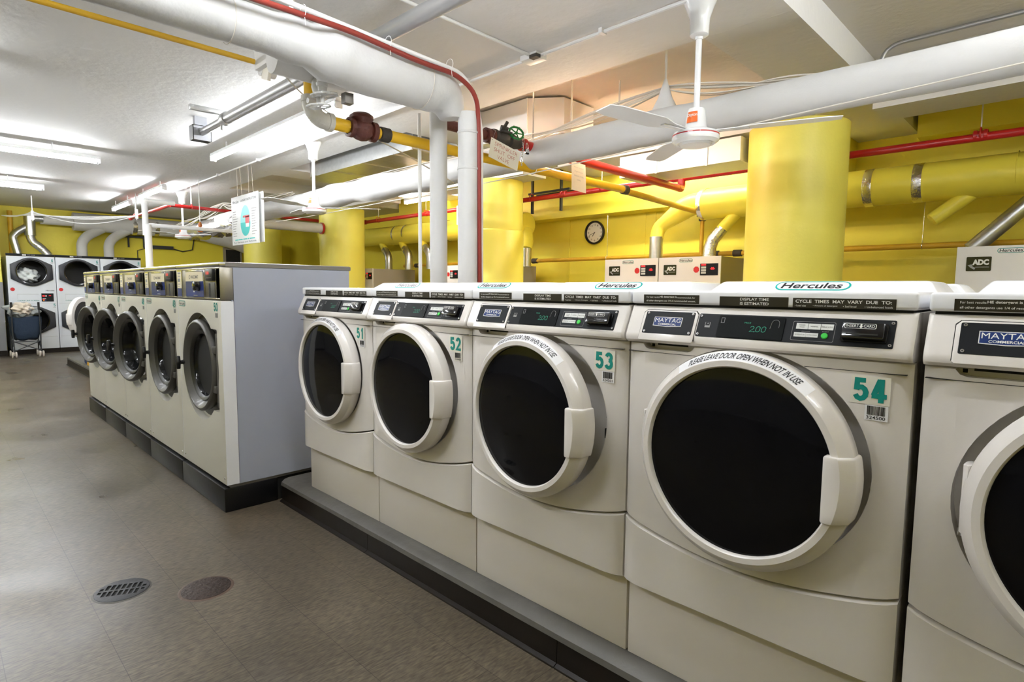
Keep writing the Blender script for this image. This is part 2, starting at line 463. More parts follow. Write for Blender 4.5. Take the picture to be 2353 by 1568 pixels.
# concrete curbs with black cove base
def curb(x0, x1, y0, y1, label, seams, h=.131):
    t = thing('concrete_curb', label, 'curb', (x0, y0, 0))
    L = x1 - x0; D = y1 - y0
    prof = [(0.012, .0), (.012, h - .038), (.0, h - .036), (.004, h - .018), (.022, h - .004), (.045, h), (D, h), (D, 0)]
    ns = 40; vs = []; fs = []; k = len(prof)
    for i in range(ns + 1):
        for y, z in prof:
            jit = random.uniform(-.0012, .0) if .01 < z and y < .03 else 0
            vs.append((L * i / ns, y + jit, z + jit))
    for i in range(ns):
        for j in range(k): fs.append((i * k + j, (i + 1) * k + j, (i + 1) * k + (j + 1) % k, i * k + (j + 1) % k))
    fs.append(tuple(range(k))[::-1]); fs.append(tuple(ns * k + j for j in range(k)))
    MB().m('curb_concrete').raw(vs, fs).build('curb_body', t, recalc=True)
    xs = [0] + [s - x0 for s in seams] + [L]
    for a, b_ in zip(xs[:-1], xs[1:]):
        p = MB().m('cove_base').prism([(-.012, 0), (-.010, .005), (.004, .012), (.006, h - .042), (.0118, h - .040), (.0118, 0)], a + .0015, b_ - .0015, frame((0, 0, 0), (0, 1, 0), (0, 0, 1)))
        p.build('cove_base', t, recalc=True)
    return t
YC = 1.385
curb(-3.235, 3.2, YC, 3.3, 'long grey concrete curb with black cove base under washers 51 to 54', [-2.31, -1.15, .05, 1.2])
curb(-11.3, -7.05, 1.50, 3.3, 'short concrete curb in the distance, under the washer with its door open', [-10.2, -9.1])

# ------------------------------------------------------------------ front-load washers on the curb
W = .686
T0 = Vector((0, -.0338, .988)); TV = Vector((0, .031, .066)).normalized()
def tf(x, zz):            # frame on the tilted control panel, origin at x and height zz
    s_ = (zz - .988) / TV.z
    return frame(T0 + Vector((x, 0, 0)) + TV * s_, (1, 0, 0), TV)
FR = lambda y: frame((0, y, 0), (1, 0, 0), (0, 0, 1))
def bow(x): return .013 * max(0, (abs(x - .343) - .283) / .060) ** 1.5 - .020
def sag(x): return .055 * math.sin(PI * min(1, max(0, x / W)))
def slab(mb, zlo, zhi, yoff=0, th=.03, back=None):
    n_ = 36; vs = []; fs = []
    for i in range(n_ + 1):
        x = W * i / n_; y = bow(x) + yoff
        e = .006 if i in (0, n_) else 0
        for z, d in ((zlo(x) + .003, 0), (zlo(x), .004), (zlo(x), th), (zhi(x), th), (zhi(x), .004), (zhi(x) - .003, 0)):
            vs.append((x, y + d + (e if d < .01 else 0), z))
    for i in range(n_):
        for j in range(6): fs.append((i * 6 + j, (i + 1) * 6 + j, (i + 1) * 6 + (j + 1) % 6, i * 6 + (j + 1) % 6))
    fs.append((5, 4, 3, 2, 1, 0)); fs.append(tuple(n_ * 6 + j for j in range(6)))
    return mb.raw(vs, fs)
CX, CZ = .343, .703
DX, DZ = .349, .697      # door centre
def cyl_y(mb, a, b_, y0, y1, cx=CX, cz=CZ, n_=64):
    return mb.prism([(cx + a * math.cos(2 * PI * i / n_), cz + b_ * math.sin(2 * PI * i / n_)) for i in range(n_)], -y1, -y0, FR(0))

_SH = {}
def shared(key, fn):
    if key not in _SH: _SH[key] = fn()
    return _SH[key]
def inst(key, name, fn, parent, paint=None):
    """a part whose mesh is shared between washers"""
    me = shared(key, lambda: None)
    if me is None:
        o = fn().build(name, parent); _SH[key] = o.data; return o
    o = bpy.data.objects.new(name, me); COL.objects.link(o); o.parent = parent
    return o

def front_panel_mesh(e):
    p = MB().m(e); slab(p, lambda x: .4475 - sag(x), lambda x: .960, 0, .068)
    bmesh.ops.recalc_face_normals(p.b, faces=p.b.faces)
    c1 = MB().m('recess_grey'); cyl_y(c1, .283, .262, -.1, .026)
    c2 = MB().m(e); c2.prism([(.052, .972), (.052, .957), (.060, .947), (.072, .943), (.186, .943), (.198, .947), (.206, .957), (.206, .972)], -.015, .1, FR(0))
    q = cut(p, [c1, c2]); return q

def washer(x, y, z, num, serial, label, ajar=0, e='enamel', arcs=True, rz=0, plain=False, group='front loading washers on the curb', dtilt=None):
    t = thing('washing_machine', label, 'washing machine', (x, y, z), rz, group)
    def cab():
        m_ = MB().m('enamel_pedestal' if not plain else 'enamel').box(0, .0085, .03, .70, .248, 1.064).box(W - .0085, W, .03, .70, .248, 1.064)
        m_.box(0, W, .69, .70, .248, 1.064); m_.box(0, W, .03, .70, .248, .26).m('gap').box(.01, W - .01, .0475, .60, .262, 1.06); return m_
    inst('cab%d' % plain, 'cabinet', cab, t)
    inst('base', 'base_panel', lambda: MB().m('enamel_pedestal').box(.001, W - .001, .022, .69, .0, .246, .002), t)
    inst('fp' + e, 'front_panel', lambda: front_panel_mesh(e), t)
    inst('lp' + e, 'lower_panel', lambda: slab(MB().m(e), lambda x: .246, lambda x: .4415 - sag(x), -.005, .06), t)
    def hous():
        m_ = MB().m(e)
        prof = [(.05, 1.064), (.006, 1.064), (.0, 1.061), (-.003, 1.054), (-.0335, .989), (-.0365, .979), (-.0345, .969), (-.026, .962), (.05, .962)]
        st = [(0, .006), (.003, .002), (.010, 0), (W - .010, 0), (W - .003, .002), (W, .006)]
        vs = []; fs = []; k = len(prof)
        for xx, off in st:
            for yy, zz in prof: vs.append((xx, min(.05, yy + off), zz))
        for i in range(len(st) - 1):
            for j in range(k): fs.append((i * k + j, (i + 1) * k + j, (i + 1) * k + (j + 1) % k, i * k + (j + 1) % k))
        fs.append(tuple(range(k))[::-1]); fs.append(tuple((len(st) - 1) * k + j for j in range(k)))
        m_.raw(vs, fs)
        # joint between housing and front panel, left and right of the door
        m_.m('gap').box(.004, .209, -.0205, -.008, .9342, .9355).box(.478, W - .010, -.0205, -.008, .9342, .9355); return m_
    inst('ho' + e, 'control_housing', hous, t)
    inst('lid' + e, 'top_panel', lambda: MB().m('enamel_top' if e == 'enamel' else e).box(0, W, -.006, .71, 1.069, 1.107, .007, 3).m('gap').box(.01, W - .01, .004, .68, 1.06, 1.07), t)
    def cons():
        m_ = MB().m('enamel_top')
        lo = [(.030, .405), (.656, .405), (.656, .705), (.030, .705)]; hi = [(.055, .462), (.631, .462), (.631, .700), (.055, .700)]
        vs = [(a, b_, 1.104) for a, b_ in lo] + [(a, b_, 1.1385) for a, b_ in hi]
        b = bmesh.new(); vv = [b.verts.new(v) for v in vs]
        for q in ((3, 2, 1, 0), (4, 5, 6, 7), (0, 1, 5, 4), (1, 2, 6, 5), (2, 3, 7, 6), (3, 0, 4, 7)): b.faces.new([vv[i] for i in q])
        bmesh.ops.bevel(b, geom=[ed for ed in b.edges if max(v.co.z for v in ed.verts) > 1.12], offset=.010, segments=3, affect='EDGES', profile=.5)
        m_._add(b); return m_
    inst('cons', 'back_console', cons, t)
    # door
    dh = bpy.data.objects.new('door', None)
    def ring():
        m_ = MB().m(e)
        m_.lathe([(.205, .004), (.258, .004), (.264, .012), (.2665, .044), (.2655, .0495), (.2440, .0716), (.2305, .0718), (.2285, .0700), (.2265, .064), (.2265, .03)], 96, frame((DX, 0, DZ), (1, 0, 0), (0, 0, 1)), cap=False)
        return m_
    d = inst('ring' + e, 'door', ring, t)
    d.location = (0, -.014, 0)
    if ajar:
        px_ = DX - .262
        d.matrix_local = Matrix.Translation((px_, -.014, 0)) @ Matrix.Rotation(R(-ajar), 4, 'Z') @ Matrix.Translation((-px_, 0, 0))
    inst('glass', 'door_glass', lambda: MB().m('door_glass').lathe([(.2275, .060), (.20, .0640), (.15, .0675), (.08, .0695), (0, .0700)], 64, frame((DX, 0, DZ), (1, 0, 0), (0, 0, 1)), cap=False).m('black_plastic').lathe([(0, .01), (.225, .01)], 48, frame((DX, 0, DZ), (1, 0, 0), (0, 0, 1)), cap=False), d)
    def hand():
        m_ = MB().m(e)
        vs = []; fs = []; zs = [.611, .6125, .6155, .63, .65, .67, .69, .71, .73, .745, .7545, .7575, .759]
        for i, z in enumerate(zs):
            ins = .004 if i in (0, len(zs) - 1) else (.0012 if i in (1, len(zs) - 2) else 0)
            xo = DX + math.sqrt(.2705 ** 2 - (z - DZ) ** 2) - ins
            vs += [(x_, y_, z) for x_, y_ in ((.560, -.020), (.5565 + ins, -.058), (.5575 + ins, -.0765 + ins), (.562, -.0800 + ins), (xo - .026, -.0800 + ins), (xo - .003, -.0560), (xo, -.050), (xo - .001, -.010))]
        k = 8
        for i in range(len(zs) - 1):
            for j in range(k): fs.append((i * k + j, i * k + (j + 1) % k, (i + 1) * k + (j + 1) % k, (i + 1) * k + j))
        fs.append(tuple(range(k))[::-1]); fs.append(tuple((len(zs) - 1) * k + j for j in range(k)))
        m_.raw(vs, fs); bmesh.ops.recalc_face_normals(m_.b, faces=m_.b.faces); return m_
    inst('hand' + e, 'door_handle', hand, d)
    inst('hinge' + e, 'hinge_cover', lambda: MB().m(e).prism([(.087, -.004), (.0822, -.014), (.0822, -.040), (.092, -.052), (.10, -.03), (.10, -.004)], .645, .780, bev=.002).m('screw').cyl((.079, -.006, .628), (.079, -.006, .642), .0045), d)
    if plain:
        return t
    # detergent drawer
    def drawer():
        m_ = MB().m(e); fr = tf(.047, .970)
        m_.prism([(.0, .004), (.004, 0), (.158, 0), (.162, .004), (.162, .080), (.154, .0895), (.008, .0895), (0, .080)], -.006, .0022, fr, bev=.0008)
        m_.m('gap').prism([(-.0015, .006), (.1635, .006), (.1635, .083), (.155, .0915), (.007, .0915), (-.0015, .083)], -.003, .0004, fr); return m_
    dr = inst('drw' + e, 'detergent_drawer', drawer, t)
    def badge():
        m_ = MB().m('black_panel'); fr = tf(.047, .970)
        m_.plate(fr @ Matrix.Translation((0, 0, .0022)), .008, .020, .146, .0655, .0008, .003)
        f2 = fr @ Matrix.Translation((0, 0, .0031))
        m_.m('print_white').prism([(.037, .043), (.078, .0405), (.121, .043), (.121, .069), (.037, .069)], 0, .0006, f2)
        m_.m('badge_blue').prism([(.0385, .0445), (.078, .0422), (.1195, .0445), (.1195, .0675), (.0385, .0675)], 0, .0009, f2)
        m_.m('print_white').text('MAYTAG', f2, .041, .0535, .076, .0120, .0012, .0).text('COMMERCIAL', f2, .052, .0452, .054, .0055, .0012, .02); return m_
    inst('badge', 'brand_plate', badge, dr)
    for px2 in (.015, .148):
        for pz2 in (.026, .080):
            inst('scr', 'screw', lambda: MB().m('screw').lathe([(.0, .0022), (.0030, .0022), (.0038, .0012), (.0038, 0)], 12, cap=False).m('gap').lathe([(.0, .0024), (.0014, .0024)], 6, cap=False), dr).matrix_local = tf(.047, .970) @ Matrix.Translation((px2, pz2, .003))
    inst('slot', 'detergent_slot', lambda: MB().m('gap').box(.078, .170, .0138, .018, .953, .9600).box(.060, .068, .0138, .018, .948, .9560), t)
    # display panel
    fr = tf(.213, .9885)
    def panel():
        m_ = MB().m('black_panel'); m_.plate(fr, 0, 0, .438, .0640, .0014, .003)
        f2 = fr @ Matrix.Translation((0, 0, .0015))
        m_.m('print_grey').plate(f2, .020, .026, .014, .0145, .0003).m('black_panel').plate(f2, .0215, .0315, .011, .0085, .0006)
        m_.m('print_grey').text('ENERGY', f2, .0215, .0275, .011, .0025, .0008)
        m_.raw([(.0235, .0335, .0008), (.0285, .0385, .0008), (.031, .0335, .0008), (.0285, .036, .0008)], [(0, 1, 2, 3)], f2); return m_
    pn = inst('pan', 'display_panel', panel, t)
    def disp():
        m_ = MB().m('display_glass'); f2 = fr @ Matrix.Translation((0, 0, .0014))
        m_.plate(f2, .056, .002, .160, .058, .0022, .002)
        m_.m('led_green'); sh_ = Matrix(((1, .14, 0, 0), (0, 1, 0, 0), (0, 0, 1, 0), (0, 0, 0, 1))); m_.digits('2', f2 @ sh_, .134, .0195, .0100, .0150, .0026, .0012).digits('00', f2 @ sh_, .1485, .0195, .0240, .0150, .0026, .0012, .3).plate(f2 @ sh_, .1452, .0192, .0022, .0022, .0026).text('PRICE', f2, .122, .0405, .016, .004, .0026)
        m_.m('print_grey')
        for a, b_, c_, d_ in ((.062, .0395, .0008, .014), (.070, .0395, .0008, .014), (.062, .0395, .0088, .0008), (.062, .0530, .0088, .0008)): m_.plate(f2, a, b_, c_, d_, .0026)
        pts = [(.196 + .009 * math.cos(R(a)), .044 + .009 * math.sin(R(a)), .0027) for a in range(180, -10, -20)]
        m_.tube([f2 @ Vector(p) for p in [(.185, .030, .0027)] + pts + [(.205, .033, .0027)]], .0004, 5); return m_
    inst('disp', 'display', disp, pn)
    def keys():
        m_ = MB().m('print_grey'); f2 = fr @ Matrix.Translation((0, 0, .0014))
        m_.plate(f2, .2345, .006, .090, .0475, .0003, .003).m('black_panel').plate(f2, .2352, .0067, .0886, .0461, .0005, .003)
        m_.m('print_grey').text('OPTIONS', f2, .256, .0275, .018, .0022, .0007).text('START', f2, .299, .0290, .014, .0026, .0007)
        return m_
    kp = inst('kp', 'keypad', keys, pn)
    for i, (a, b_, c_, d_, s_) in enumerate(((.2425, .0345, .0255, .0140, 'POWER|WASH'), (.2690, .0345, .0255, .0140, 'NORMAL'), (.2955, .0345, .0255, .0140, 'DELICATES'), (.2405, .0150, .0255, .0105, 'TEMPERATURE'), (.2665, .0150, .0255, .0105, 'EXTRA RINSE'))):
        def key():
            m_ = MB().m('key_white'); f2 = fr @ Matrix.Translation((0, 0, .0019))
            m_.plate(f2, a, b_, c_, d_, .0008)
            m_.m('print_black'); L_ = s_.split('|')
            for j, q in enumerate(L_):
                hh = .0030; wq = min(.0215, .0027 * len(q)); m_.text(q, f2, a + (c_ - wq) / 2, b_ + d_ / 2 - hh / 2 + ((.0024 if j == 0 else -.0024) if len(L_) > 1 else 0), wq, hh, .0010)
            return m_
        inst('key%d' % i, 'button', key, kp)
    inst('grn', 'start_button', lambda: MB().m('button_green').lathe([(0, .0035), (.0055, .0033), (.0070, .002), (.0070, 0)], 20, fr @ Matrix.Translation((.3055, .020, .0018)), cap=False), kp)
    def card():
        m_ = MB().m('black_gloss'); f2 = fr @ Matrix.Translation((0, 0, .0014))
        m_.plate(f2, .338, .010, .088, .043, .004, .004)
        m_.box(.342, .422, .014, .050, .004, .019, .003, mx=f2)
        m_.m('gap').box(.352, .412, .0205, .0235, .0186, .0194, mx=f2)
        m_.m('print_white').plate(f2, .347, .0345, .060, .0115, .0197, .003).m('black_panel').plate(f2, .3478, .0353, .0584, .0099, .0199, .003)
        m_.m('print_white').text('INSERT', f2, .350, .0375, .0245, .0058, .0201).text('CARD', f2, .3835, .0375, .0205, .0058, .0201)
        m_.raw([(.377, .0450, .0202), (.3805, .0450, .0202), (.3805, .0395, .0202), (.3825, .0395, .0202), (.3788, .0350, .0202), (.3750, .0395, .0202), (.377, .0395, .0202)], [tuple(range(7))], f2); return m_
    inst('card', 'card_reader', card, pn)
    for px2 in (.006, .432):
        for pz2 in (.007, .057):
            inst('scr', 'screw', None, pn).matrix_local = fr @ Matrix.Translation((px2, pz2, .0014))
    # strips on the lid
    fl = FR(-.0062)
    def strip(x0, wd, z0, z1, lines):
        m_ = MB().m('strip_brown').plate(fl, x0, z0, wd, z1 - z0)
        for tx, ax, az, aw, ah, bo in lines: m_.m('print_white').text(tx, fl, x0 + ax, z0 + az, aw, ah, .0009, bo)
        return m_
    inst('s1', 'detergent_notice', lambda: strip(.041, .166, 1.071, 1.0945, [('For best results', .009, .0145, .040, .0048, .0), ('HE detergent is', .0505, .0138, .051, .0068, .02), ('recommended, for', .103, .0135, .052, .0052, .0), ('all other detergents use 1/4 of recommended amount,', .009, .0035, .147, .0060, .01)]), t)
    inst('s2', 'display_notice', lambda: strip(.263, .168, 1.069, 1.0925, [('DISPLAY TIME', .053, .0140, .070, .0066, .01), ('IS ESTIMATED', .053, .0035, .070, .0066, .01)]), t)
    inst('s3', 'cycle_notice', lambda: strip(.441, .206, 1.069, 1.0915, [('CYCLE  TIMES  MAY  VARY  DUE  TO:', .006, .0115, .192, .0072, .02), ('• Load size', .005, .003, .024, .0042, 0), ('• Amount of detergent', .044, .003, .051, .0042, 0), ('• Soil level', .106, .003, .026, .0042, 0), ('• Unbalanced loads', .148, .003, .052, .0042, 0)]), t)
    # logo on the back console
    nlen = math.hypot(.057, .0345)
    flg = frame((.343, .405, 1.104), (1, 0, 0), (0, .057 / nlen, .0345 / nlen))
    def logo():
        m_ = MB().m('teal_logo'); f2 = flg @ Matrix.Translation((0, 0, .0004))
        m_.plate(f2, -.105, .012, .21, .050, .0008, .0249).m('enamel_top').plate(f2, -.100, .0165, .20, .041, .0012, .0204)
        m_.m('print_black').text('Hercules', f2, -.086, .021, .168, .032, .0016, .02, .12); return m_
    inst('logo', 'logo_decal', logo, t)
    # number and barcode stickers
    fs_ = FR(-.0203)
    if not num: return t
    m_ = MB().m('sticker').plate(fs_, .5755, .866, .0745, .0605, .0005).m('teal').digits(num, fs_, .580, .871, .064, .051)
    m_.build('number_sticker', t)
    m_ = MB().m('sticker_white' if arcs else 'sticker').plate(fs_, .6045, .832, .0435, .0325, .0005)
    xx = .609; random.seed(int(serial)); m_.m('print_black')
    while xx < .6425:
        bw = random.choice((.0006, .0006, .0011, .0016)); m_.plate(fs_, xx, .8435, bw, .0195, .0009); xx += bw + random.choice((.0006, .0009))
    m_.text(serial, fs_, .608, .8345, .0355, .0072, .0009, .01)
    m_.build('barcode_sticker', t)
    if arcs:
        def arcstick():
            m_ = MB().m('sticker_white')
            # lies on the sloping edge of the ring, radius .236 to .256
            P = lambda a, s_, o_=0: (DX + (.2442 + .0205 * s_) * math.cos(R(a)) + o_ * .69 * math.cos(R(a)), -(.0707 - .0200 * s_) - o_ * .72, DZ + (.2442 + .0205 * s_) * math.sin(R(a)) + o_ * .69 * math.sin(R(a)))
            vs = []; fs = []; N_ = 30
            for i in range(N_ + 1):
                a = 126 - 78 * i / N_; vs += [P(a, 0.02, .0005), P(a, 1, .0005)]
            for i in range(N_): fs.append((2 * i, 2 * i + 1, 2 * i + 3, 2 * i + 2))
            m_.raw(vs, [q[::-1] for q in fs])
            m_.m('print_black'); S_ = 'PLEASE LEAVE DOOR OPEN WHEN NOT IN USE'
            uv, ff, asp = text_mesh(S_, .02)
            m_.raw([P(119 - 64 * a - 1.2 * b_, .20 + .62 * b_, .0009) for a, b_ in uv], ff); return m_
        inst('arcs', 'door_notice', arcstick, d)
    return t

ZT = .1311
X0 = -2.995; YM = 1.432
washer(X0, YM, ZT, '51', '324489', 'white front loading washer numbered 51, farthest left of the row beside the grey-sided washer', 0, arcs=True)
washer(X0 + .690, YM, ZT, '52', '324488', 'front loading washer numbered 52 with a beige door ring and no door notice', 1.5, e='enamel_beige' if 0 else 'enamel', arcs=False)
w53 = washer(X0 + 1.380, YM, ZT, '53', '324501', 'white front loading washer numbered 53, its door slightly open', 4.5)
MB().m('gap').box(.590, .606, .020, .0275, .648, .680, .002).build('latch', w53)
m_ = MB().m('screw')
for zz in (.628, .715): m_.lathe([(0, .002), (.004, .0015), (.004, 0)], 10, frame((.597, .0258, zz), (1, 0, 0), (0, 0, 1)), cap=False)
m_.m('gap').lathe([(0, .001), (.006, .001), (.006, 0)], 12, frame((.600, .0258, .698), (1, 0, 0), (0, 0, 1)), cap=False)
m_.build('latch_screws', w53)
washer(X0 + 2.072, YM, ZT, '54', '324500', 'white front loading washer numbered 54, large in the foreground', 2.5)
washer(X0 + 2.775, YM, ZT, '', '', 'white front loading washer cut off by the right edge of the picture', 4)
for i in range(7):
    washer(X0 - .02 + .69 * (i + 1), 3.22, ZT, '', '', 'white washer of the back row facing away, only its top seen behind the numbered row', plain=True, rz=PI, group='washers of the back row')

# ------------------------------------------------------------------ steel-topped washers 46 to 50
WW = .745
DC = (.372, .782)
def hard_front():
    p = MB().m('front_cream'); p.box(0, WW - .003, 0, .055, .150, 1.163, .004)
    c1 = MB().m('front_cream').prism([(DC[0] - .004 + .308 * math.cos(2 * PI * i / 64), DC[1] - .006 + .312 * math.sin(2 * PI * i / 64)) for i in range(64)], -.045, .1, FR(0))
    c2 = MB().m('front_cream').box(.50, .668, -.1, .045, .545, 1.005, .012)
    return cut(p, [c1, c2])
def hard_washer(x, num, label, openang, last=False, coin=True):
    t = thing('commercial_washer', label, 'washing machine', (x, 1.10, 0), 0, 'steel topped washers numbered 46 to 50')
    inst('hp', 'plinth', lambda: MB().m('plinth_black').box(.002, WW - .004, -.014, .28, 0, .134, .006).m('gap').box(.02, WW - .02, .05, .7, 0, .15), t)
    inst('hf', 'front_panel', hard_front, t)
    def side():
        m_ = MB().m('panel_blue').box(0, WW - .003, .055, .76, .150, 1.343).m('enamel_top').box(WW - .004, WW - .002, .0005, .066, .152, 1.160)
        m_.m('steel_dark').box(.0, WW - .01, .02, .745, .134, .150).m('gap').box(WW - .0034, WW - .0018, .066, .0675, .15, 1.34); return m_
    inst('hs', 'cabinet', side, t)
    def back():
        m_ = MB().m('door_grey').lathe([(.301, .0465), (.262, .0465), (.255, .05)], 56, frame((DC[0], .09, DC[1]), (1, 0, 0), (0, 0, 1)), cap=False)
        m_.m('steel_dark').lathe([(0, .048), (.301, .048)], 48, frame((DC[0], .093, DC[1]), (1, 0, 0), (0, 0, 1)), cap=False)
        m_.box(.52, .664, .040, .044, .548, 1.0); m_.m('door_grey').box(.60, .66, .01, .044, .57, .98, .006)
        m_.m('gap').lathe([(.205, 0), (.205, -.001)], 40, frame((DC[0], .04, DC[1]), (1, 0, 0), (0, 0, 1)))
        m_.m('chrome').lathe([(.20, .0), (.215, .006), (.225, .0)], 40, frame((DC[0], .0405, DC[1]), (1, 0, 0), (0, 0, 1)), cap=False); return m_
    inst('hb', 'door_surround', back, t)
    def ctl():
        m_ = MB().m('steel').box(0, WW - .003, 0, .06, 1.165, 1.343, .004).box(WW - .06, WW - .002, .0, .068, 1.166, 1.342, .003)
        m_.m('steel_top').box(.004, WW - .008, -.002, .004, 1.168, 1.176, .001).box(.004, WW - .008, -.002, .004, 1.333, 1.341, .001); return m_
    ct = inst('hc', 'control_housing', ctl, t)
    inst('ht', 'worktop', lambda: MB().m('steel_top').box(0, WW - .002, -.006, .775, 1.343, 1.370, .009, 3).m('steel_dark').box(WW - .004, WW - .001, .03, .770, 1.345, 1.366), t)
    f0 = FR(-.0022)
    def win():
        m_ = MB().m('chrome').box(.186, .506, -.005, 0, 1.174, 1.332, .001).m('label_blue').box(.192, .500, -.0065, -.004, 1.180, 1.326)
        m_.m('label_cream').plate(FR(-.0066), .194, 1.268, .304, .055)
        m_.m('print_black').text('WASCOMAT', FR(-.0066), .290, 1.284, .130, .018, .0008, .01).lathe([(.012, 0), (.012, .0008), (.009, .0008), (.009, 0)], 20, FR(-.0066) @ Matrix.Translation((.268, 1.293, 0)))
        m_.m('key_white').plate(FR(-.0066), .332, 1.236, .022, .022, .0015).plate(FR(-.0066), .332, 1.205, .022, .022, .0015)
        m_.m('print_grey').plate(FR(-.0066), .33, 1.186, .07, .004, .0006); return m_
    inst('hw', 'program_window', win, ct)
    inst('hk', 'program_knob', lambda: MB().m('black_gloss').lathe([(.0, .030), (.022, .030), (.026, .027), (.028, .0)], 28, frame((.425, -.0065, 1.240), (1, 0, 0), (0, 0, 1)), cap=False), ct)
    def lab():
        m_ = MB().m('chrome').box(.014, .104, -.003, 0, 1.174, 1.334).m('label_cream').plate(FR(-.003), .020, 1.228, .078, .100).m('label_blue').plate(FR(-.003), .020, 1.180, .078, .046)
        m_.m('print_grey')
        for k, (ww_, hh) in enumerate(((.055, .008), (.05, .003), (.040, .003), (.04, .016), (.045, .004), (.03, .004))): m_.plate(FR(-.003), .032, 1.314 - .016 * k, ww_, hh, .0008)
        return m_
    inst('hl', 'instruction_label', lab, ct)
    inst('hcr', 'card_reader', lambda: MB().m('black_plastic').box(.562, .672, -.016, 0, 1.270, 1.334, .003).m('led_red').text('0.00', FR(-.0162), .580, 1.304, .045, .016).m('print_grey').box(.575, .660, -.0165, -.015, 1.285, 1.2865), ct)
    inst('hcb', 'coin_slot', lambda: MB().m('door_grey').box(.572, .668, -.003, 0, 1.176, 1.262, .001).m('gap').box(.580, .604, -.0035, -.002, 1.182, 1.256), ct)
    hl = MB().m('teal').plate(FR(-.0003), .022, 1.118, .120, .034, .0006, .010).m('sticker').plate(FR(-.0003), .026, 1.122, .112, .026, .0009, .008).m('print_black').text('Hercules', FR(-.0003), .031, 1.126, .102, .019, .0013, .01, .1)
    shared('hlogo_', lambda: 0)
    inst('hlog', 'logo_decal', lambda: hl, t)
    m2 = MB().m('sticker').plate(FR(-.0003), .632, 1.100, .070, .056, .0005).m('teal').digits(num, FR(-.0003), .637, 1.104, .060, .048)
    m2.m('print_grey')
    for k in range(9): m2.plate(FR(-.0003), .655 + k * .0044, 1.071, .0022, .024, .0006)
    m2.build('number_sticker', t)
    m2 = MB().m('screw')
    for a in (.03, .71): m2.lathe([(0, .002), (.005, .002), (.006, 0)], 10, FR(0) @ Matrix.Translation((a, .185, 0)), cap=False)
    inst('hscr', 'screws', lambda: m2, t)
    # door
    def ring():
        fr = frame((DC[0], 0, DC[1]), (1, 0, 0), (0, 0, 1))
        m_ = MB().m('door_grey').lathe([(.20, -.034), (.252, -.034), (.264, -.022), (.268, -.006), (.266, .008), (.259, .016), (.250, .018), (.243, .014), (.204, -.024), (.199, -.030)], 64, fr, cap=False)
        m_.m('black_plastic').lathe([(.206, -.006), (.188, -.014), (.183, -.020), (.205, -.022)], 56, fr, cap=False); return m_
    d = inst('hring', 'door', ring, t)
    inst('hglass', 'door_glass', lambda: MB().m('drum_glass').lathe([(.190, -.016), (.178, -.03), (.168, -.075), (.155, -.105), (.12, -.125), (.06, -.135), (0, -.137)], 56, frame((DC[0], 0, DC[1]), (1, 0, 0), (0, 0, 1)), cap=False), d)
    def hand():
        m_ = MB().m('black_plastic'); y_ = -.012
        m_.lathe([(.020, 0), (.012, .008), (.012, .020), (.018, .026), (.018, .040), (.0, .044)], 16, frame((DC[0] - .258, y_, DC[1] - .005), (1, 0, 0), (0, 0, 1)), cap=False)
        m_.prism([(-.012, -.040), (.012, -.040), (.020, 0), (.012, .040), (-.012, .040), (-.020, 0)], .022, .044, frame((DC[0] - .258, y_, DC[1] - .005), (1, 0, 0), (0, 0, 1)), bev=.005); return m_
    inst('hhand', 'door_handle', hand, d)
    inst('hhinge', 'hinge', lambda: MB().m('door_grey').box(.60, .655, -.010, .018, .650, .690, .005).box(.60, .655, -.010, .018, .870, .910, .005).m('steel_dark').cyl((.655, .006, .60), (.655, .006, .96), .009), d)
    if openang:
        px_, py_ = .662, -.012
        d.matrix_local = Matrix.Translation((px_, py_, 0)) @ Matrix.Rotation(R(openang), 4, 'Z') @ Matrix.Translation((-px_, -py_, 0))
    return t
XH = -6.985
hd = [('46', 9, 'steel topped washer numbered 46 at the far end of its row, door open'),
      ('47', 9, 'steel topped washer numbered 47, door open, second from the far end'),
      ('48', 8, 'steel topped washer numbered 48, door swung open, in the middle of its row'),
      ('49', 1, 'steel topped washer numbered 49, door almost closed, next to the nearest one'),
      ('50', 0, 'steel topped washer numbered 50 with its large blue-grey side panel facing us')]
for i, (nn, an, lb) in enumerate(hd): hard_washer(XH + WW * i, nn, lb, an)
# ------------------------------------------------------------------ fluorescent fixtures
def fixture(p0, p1, label, warm=False, drop=.07, group='fluorescent ceiling lights', zc=ZC, off=(0, 0)):
    """strip light between two points, p = (x, y, z) of the tube"""
    p0 = Vector(p0); p1 = Vector(p1); L = (p1 - p0).length
    t = thing('fluorescent_light', label, 'ceiling light', (p0 + p1) / 2, math.atan2(p1.y - p0.y, p1.x - p0.x), group)
    h = MB().m('white_gloss').prism([(-.034, .024), (-.030, .028), (-.024, .060), (.024, .060), (.030, .028), (.034, .024)], -L / 2, L / 2, frame((0, 0, 0), (0, 1, 0), (0, 0, 1)))
    h.box(-L / 2, -L / 2 + .02, -.03, .03, -.022, .03, .003).box(L / 2 - .02, L / 2, -.03, .03, -.022, .03, .003)
    zt = zc - p0.z
    for s in (-.35, .35): h.cyl((s * L, 0, .06), (s * L, 0, zt), .008)
    h.build('housing', t, recalc=True)
    MB().m('tube_warm' if warm else 'tube_cool').cyl((-L / 2 + .03, 0, 0), (L / 2 - .03, 0, 0), .019, 16).build('tube', t)
    c_ = MB().m('chrome')
    for s in (-1, 1): c_.cyl((s * (L / 2 - .018), 0, 0), (s * (L / 2 - .034), 0, 0), .0195, 16)
    c_.build('tube_cap', t)
    return t
fixture((-7.72, -1.3, 2.58), (-7.72, 1.42, 2.58), 'nearer of the two fluorescent lights cut by the left picture edge')
fixture((-10.45, -1.3, 2.58), (-10.45, 1.25, 2.58), 'farther and smaller fluorescent light cut by the left picture edge')
